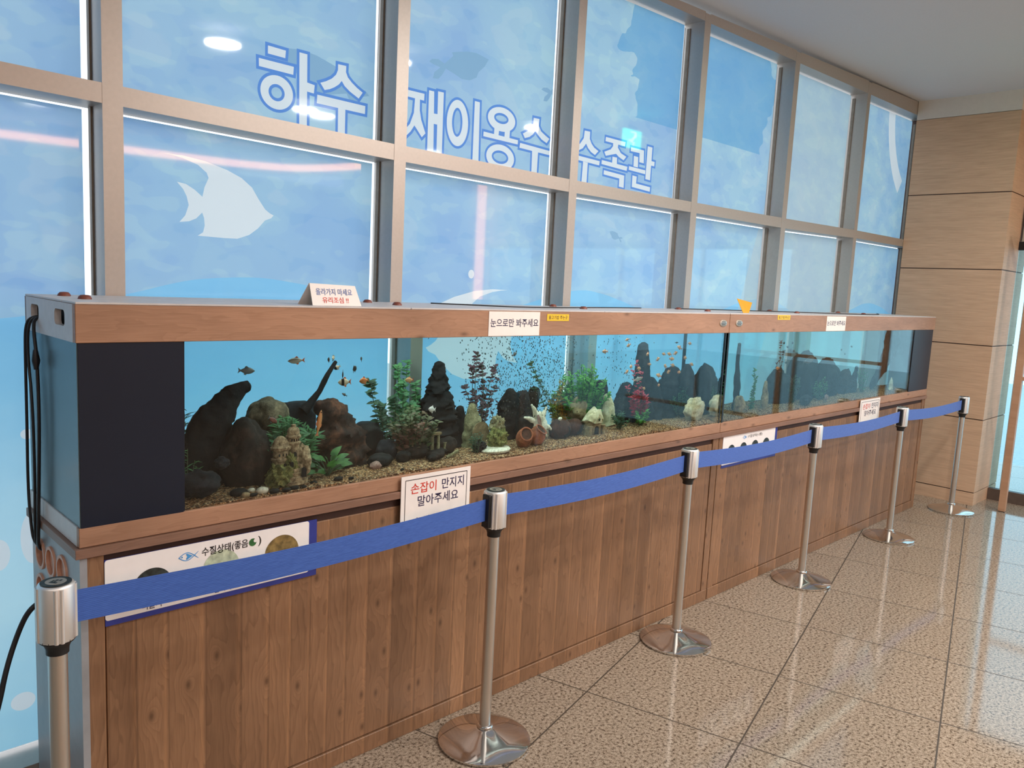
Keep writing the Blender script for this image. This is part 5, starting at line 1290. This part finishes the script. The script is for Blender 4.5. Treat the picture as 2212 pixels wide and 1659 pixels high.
for i, (x, y, rx, rz, mat, lb) in enumerate([(4.05, .32, .15, .13, 'black_stone', 'wide slate rock behind the tan pointed rock'), (4.38, .34, .20, .19, 'black_stone', 'large black rock in the middle of the farther aquarium'), (4.72, .32, .18, .15, 'black_stone', 'wide slate rock right of the large black rock'), (5.00, .35, .14, .11, 'brown_rock', 'low brown rock right of the wide slate rocks')]):
    solid('rock', MB().rock((x, y, 1.0+rz*.75), (rx, .09, rz), 110+i, amp=.25), mat, lb, 'rock', (x, y, 1.0))
bushy('dark green plant among the rocks of the farther aquarium', (4.18, .24, GZ+.01), .20, .20, 'leaf_dark', 18, 14, .03, .010, 65, .10)
bushy('mid green plant right of the large black rock', (4.55, .22, GZ+.01), .22, .17, 'leaf_mid', 18, 14, .03, .010, 66, .10)
bushy('olive plant near the right end of the farther aquarium', (5.25, .25, GZ+.01), .14, .26, 'leaf_mid', 14, 14, .028, .010, 67, .10)
solid('driftwood', MB().limb([(5.45, .30, 1.04), (5.56, .30, 1.12), (5.66, .30, 1.22), (5.74, .30, 1.33), (5.80, .30, 1.44)], [.03, .05, .075, .10, .12], 72, amp=.25), 'driftwood', 'big black driftwood slanting up at the dark end of the farther aquarium', 'driftwood', (5.5, .3, 1.0))
solid('driftwood', MB().limb([(5.15, .33, 1.0), (5.17, .33, 1.10), (5.20, .33, 1.20)], [.06, .045, .02], 73, amp=.25), 'driftwood', 'short black driftwood stump left of the slanting driftwood', 'driftwood', (5.15, .33, 1.0))
solid('seashell', MB().limb([(5.74, .20, 1.01), (5.74, .20, 1.06), (5.735, .20, 1.10)], [.04, .034, .01], 68, amp=.15), 'shell', 'cream shell standing before the dark end of the farther aquarium', 'shell', (5.74, .2, 1.01))
solid('stone', MB().rock((4.25, .12, 1.035), (.07, .05, .03), 116, amp=.2), 'slate', 'blue grey stone at the front of the farther aquarium', 'stone', (4.25, .12, 1.0))
solid('seashell', MB().rock((4.54, .11, 1.03), (.026, .02, .022), 117, 2, .2), 'shell_pink', 'pinkish shell right of the blue grey stone', 'shell', (4.54, .11, 1.01))
viney('sprig of dark leaves hanging mid water in the farther aquarium', (4.02, .28, 1.12), [(4.0, .28, 1.40), (4.04, .27, 1.34), (3.97, .28, 1.27)], 'leaf_wine', .022, .010, .018, 69)
LB2 = 'small dark fish of the shoal in the farther aquarium'
f0 = make_fish(LB2, (3.93, .16, 1.40), .034, .013, 'f_dark', 'f_fin_g', .2, 0, group='small dark fish in the farther aquarium')
for p in [(3.98, .16, 1.375), (4.03, .15, 1.40), (3.95, .18, 1.345), (4.06, .16, 1.35), (3.91, .17, 1.31), (4.02, .16, 1.31), (3.97, .15, 1.28), (4.12, .17, 1.33), (4.75, .16, 1.34), (4.82, .17, 1.31), (4.9, .15, 1.36)]:
    o = dup(f0, p); o.rotation_euler = (0, random.uniform(-.2, .2), random.uniform(-.3, .3)); 
make_fish('large grey fish swimming through the middle of the farther aquarium', (4.27, .15, 1.285), .16, .045, 'f_grey', 'f_fin_g', 0, -.15)
make_fish('orange fish below the shoal in the farther aquarium', (3.86, .14, 1.25), .05, .018, 'f_orange', 'f_fin_o', PI, 0)

for o in S.objects:
    if '_o' in o: del o['_o']
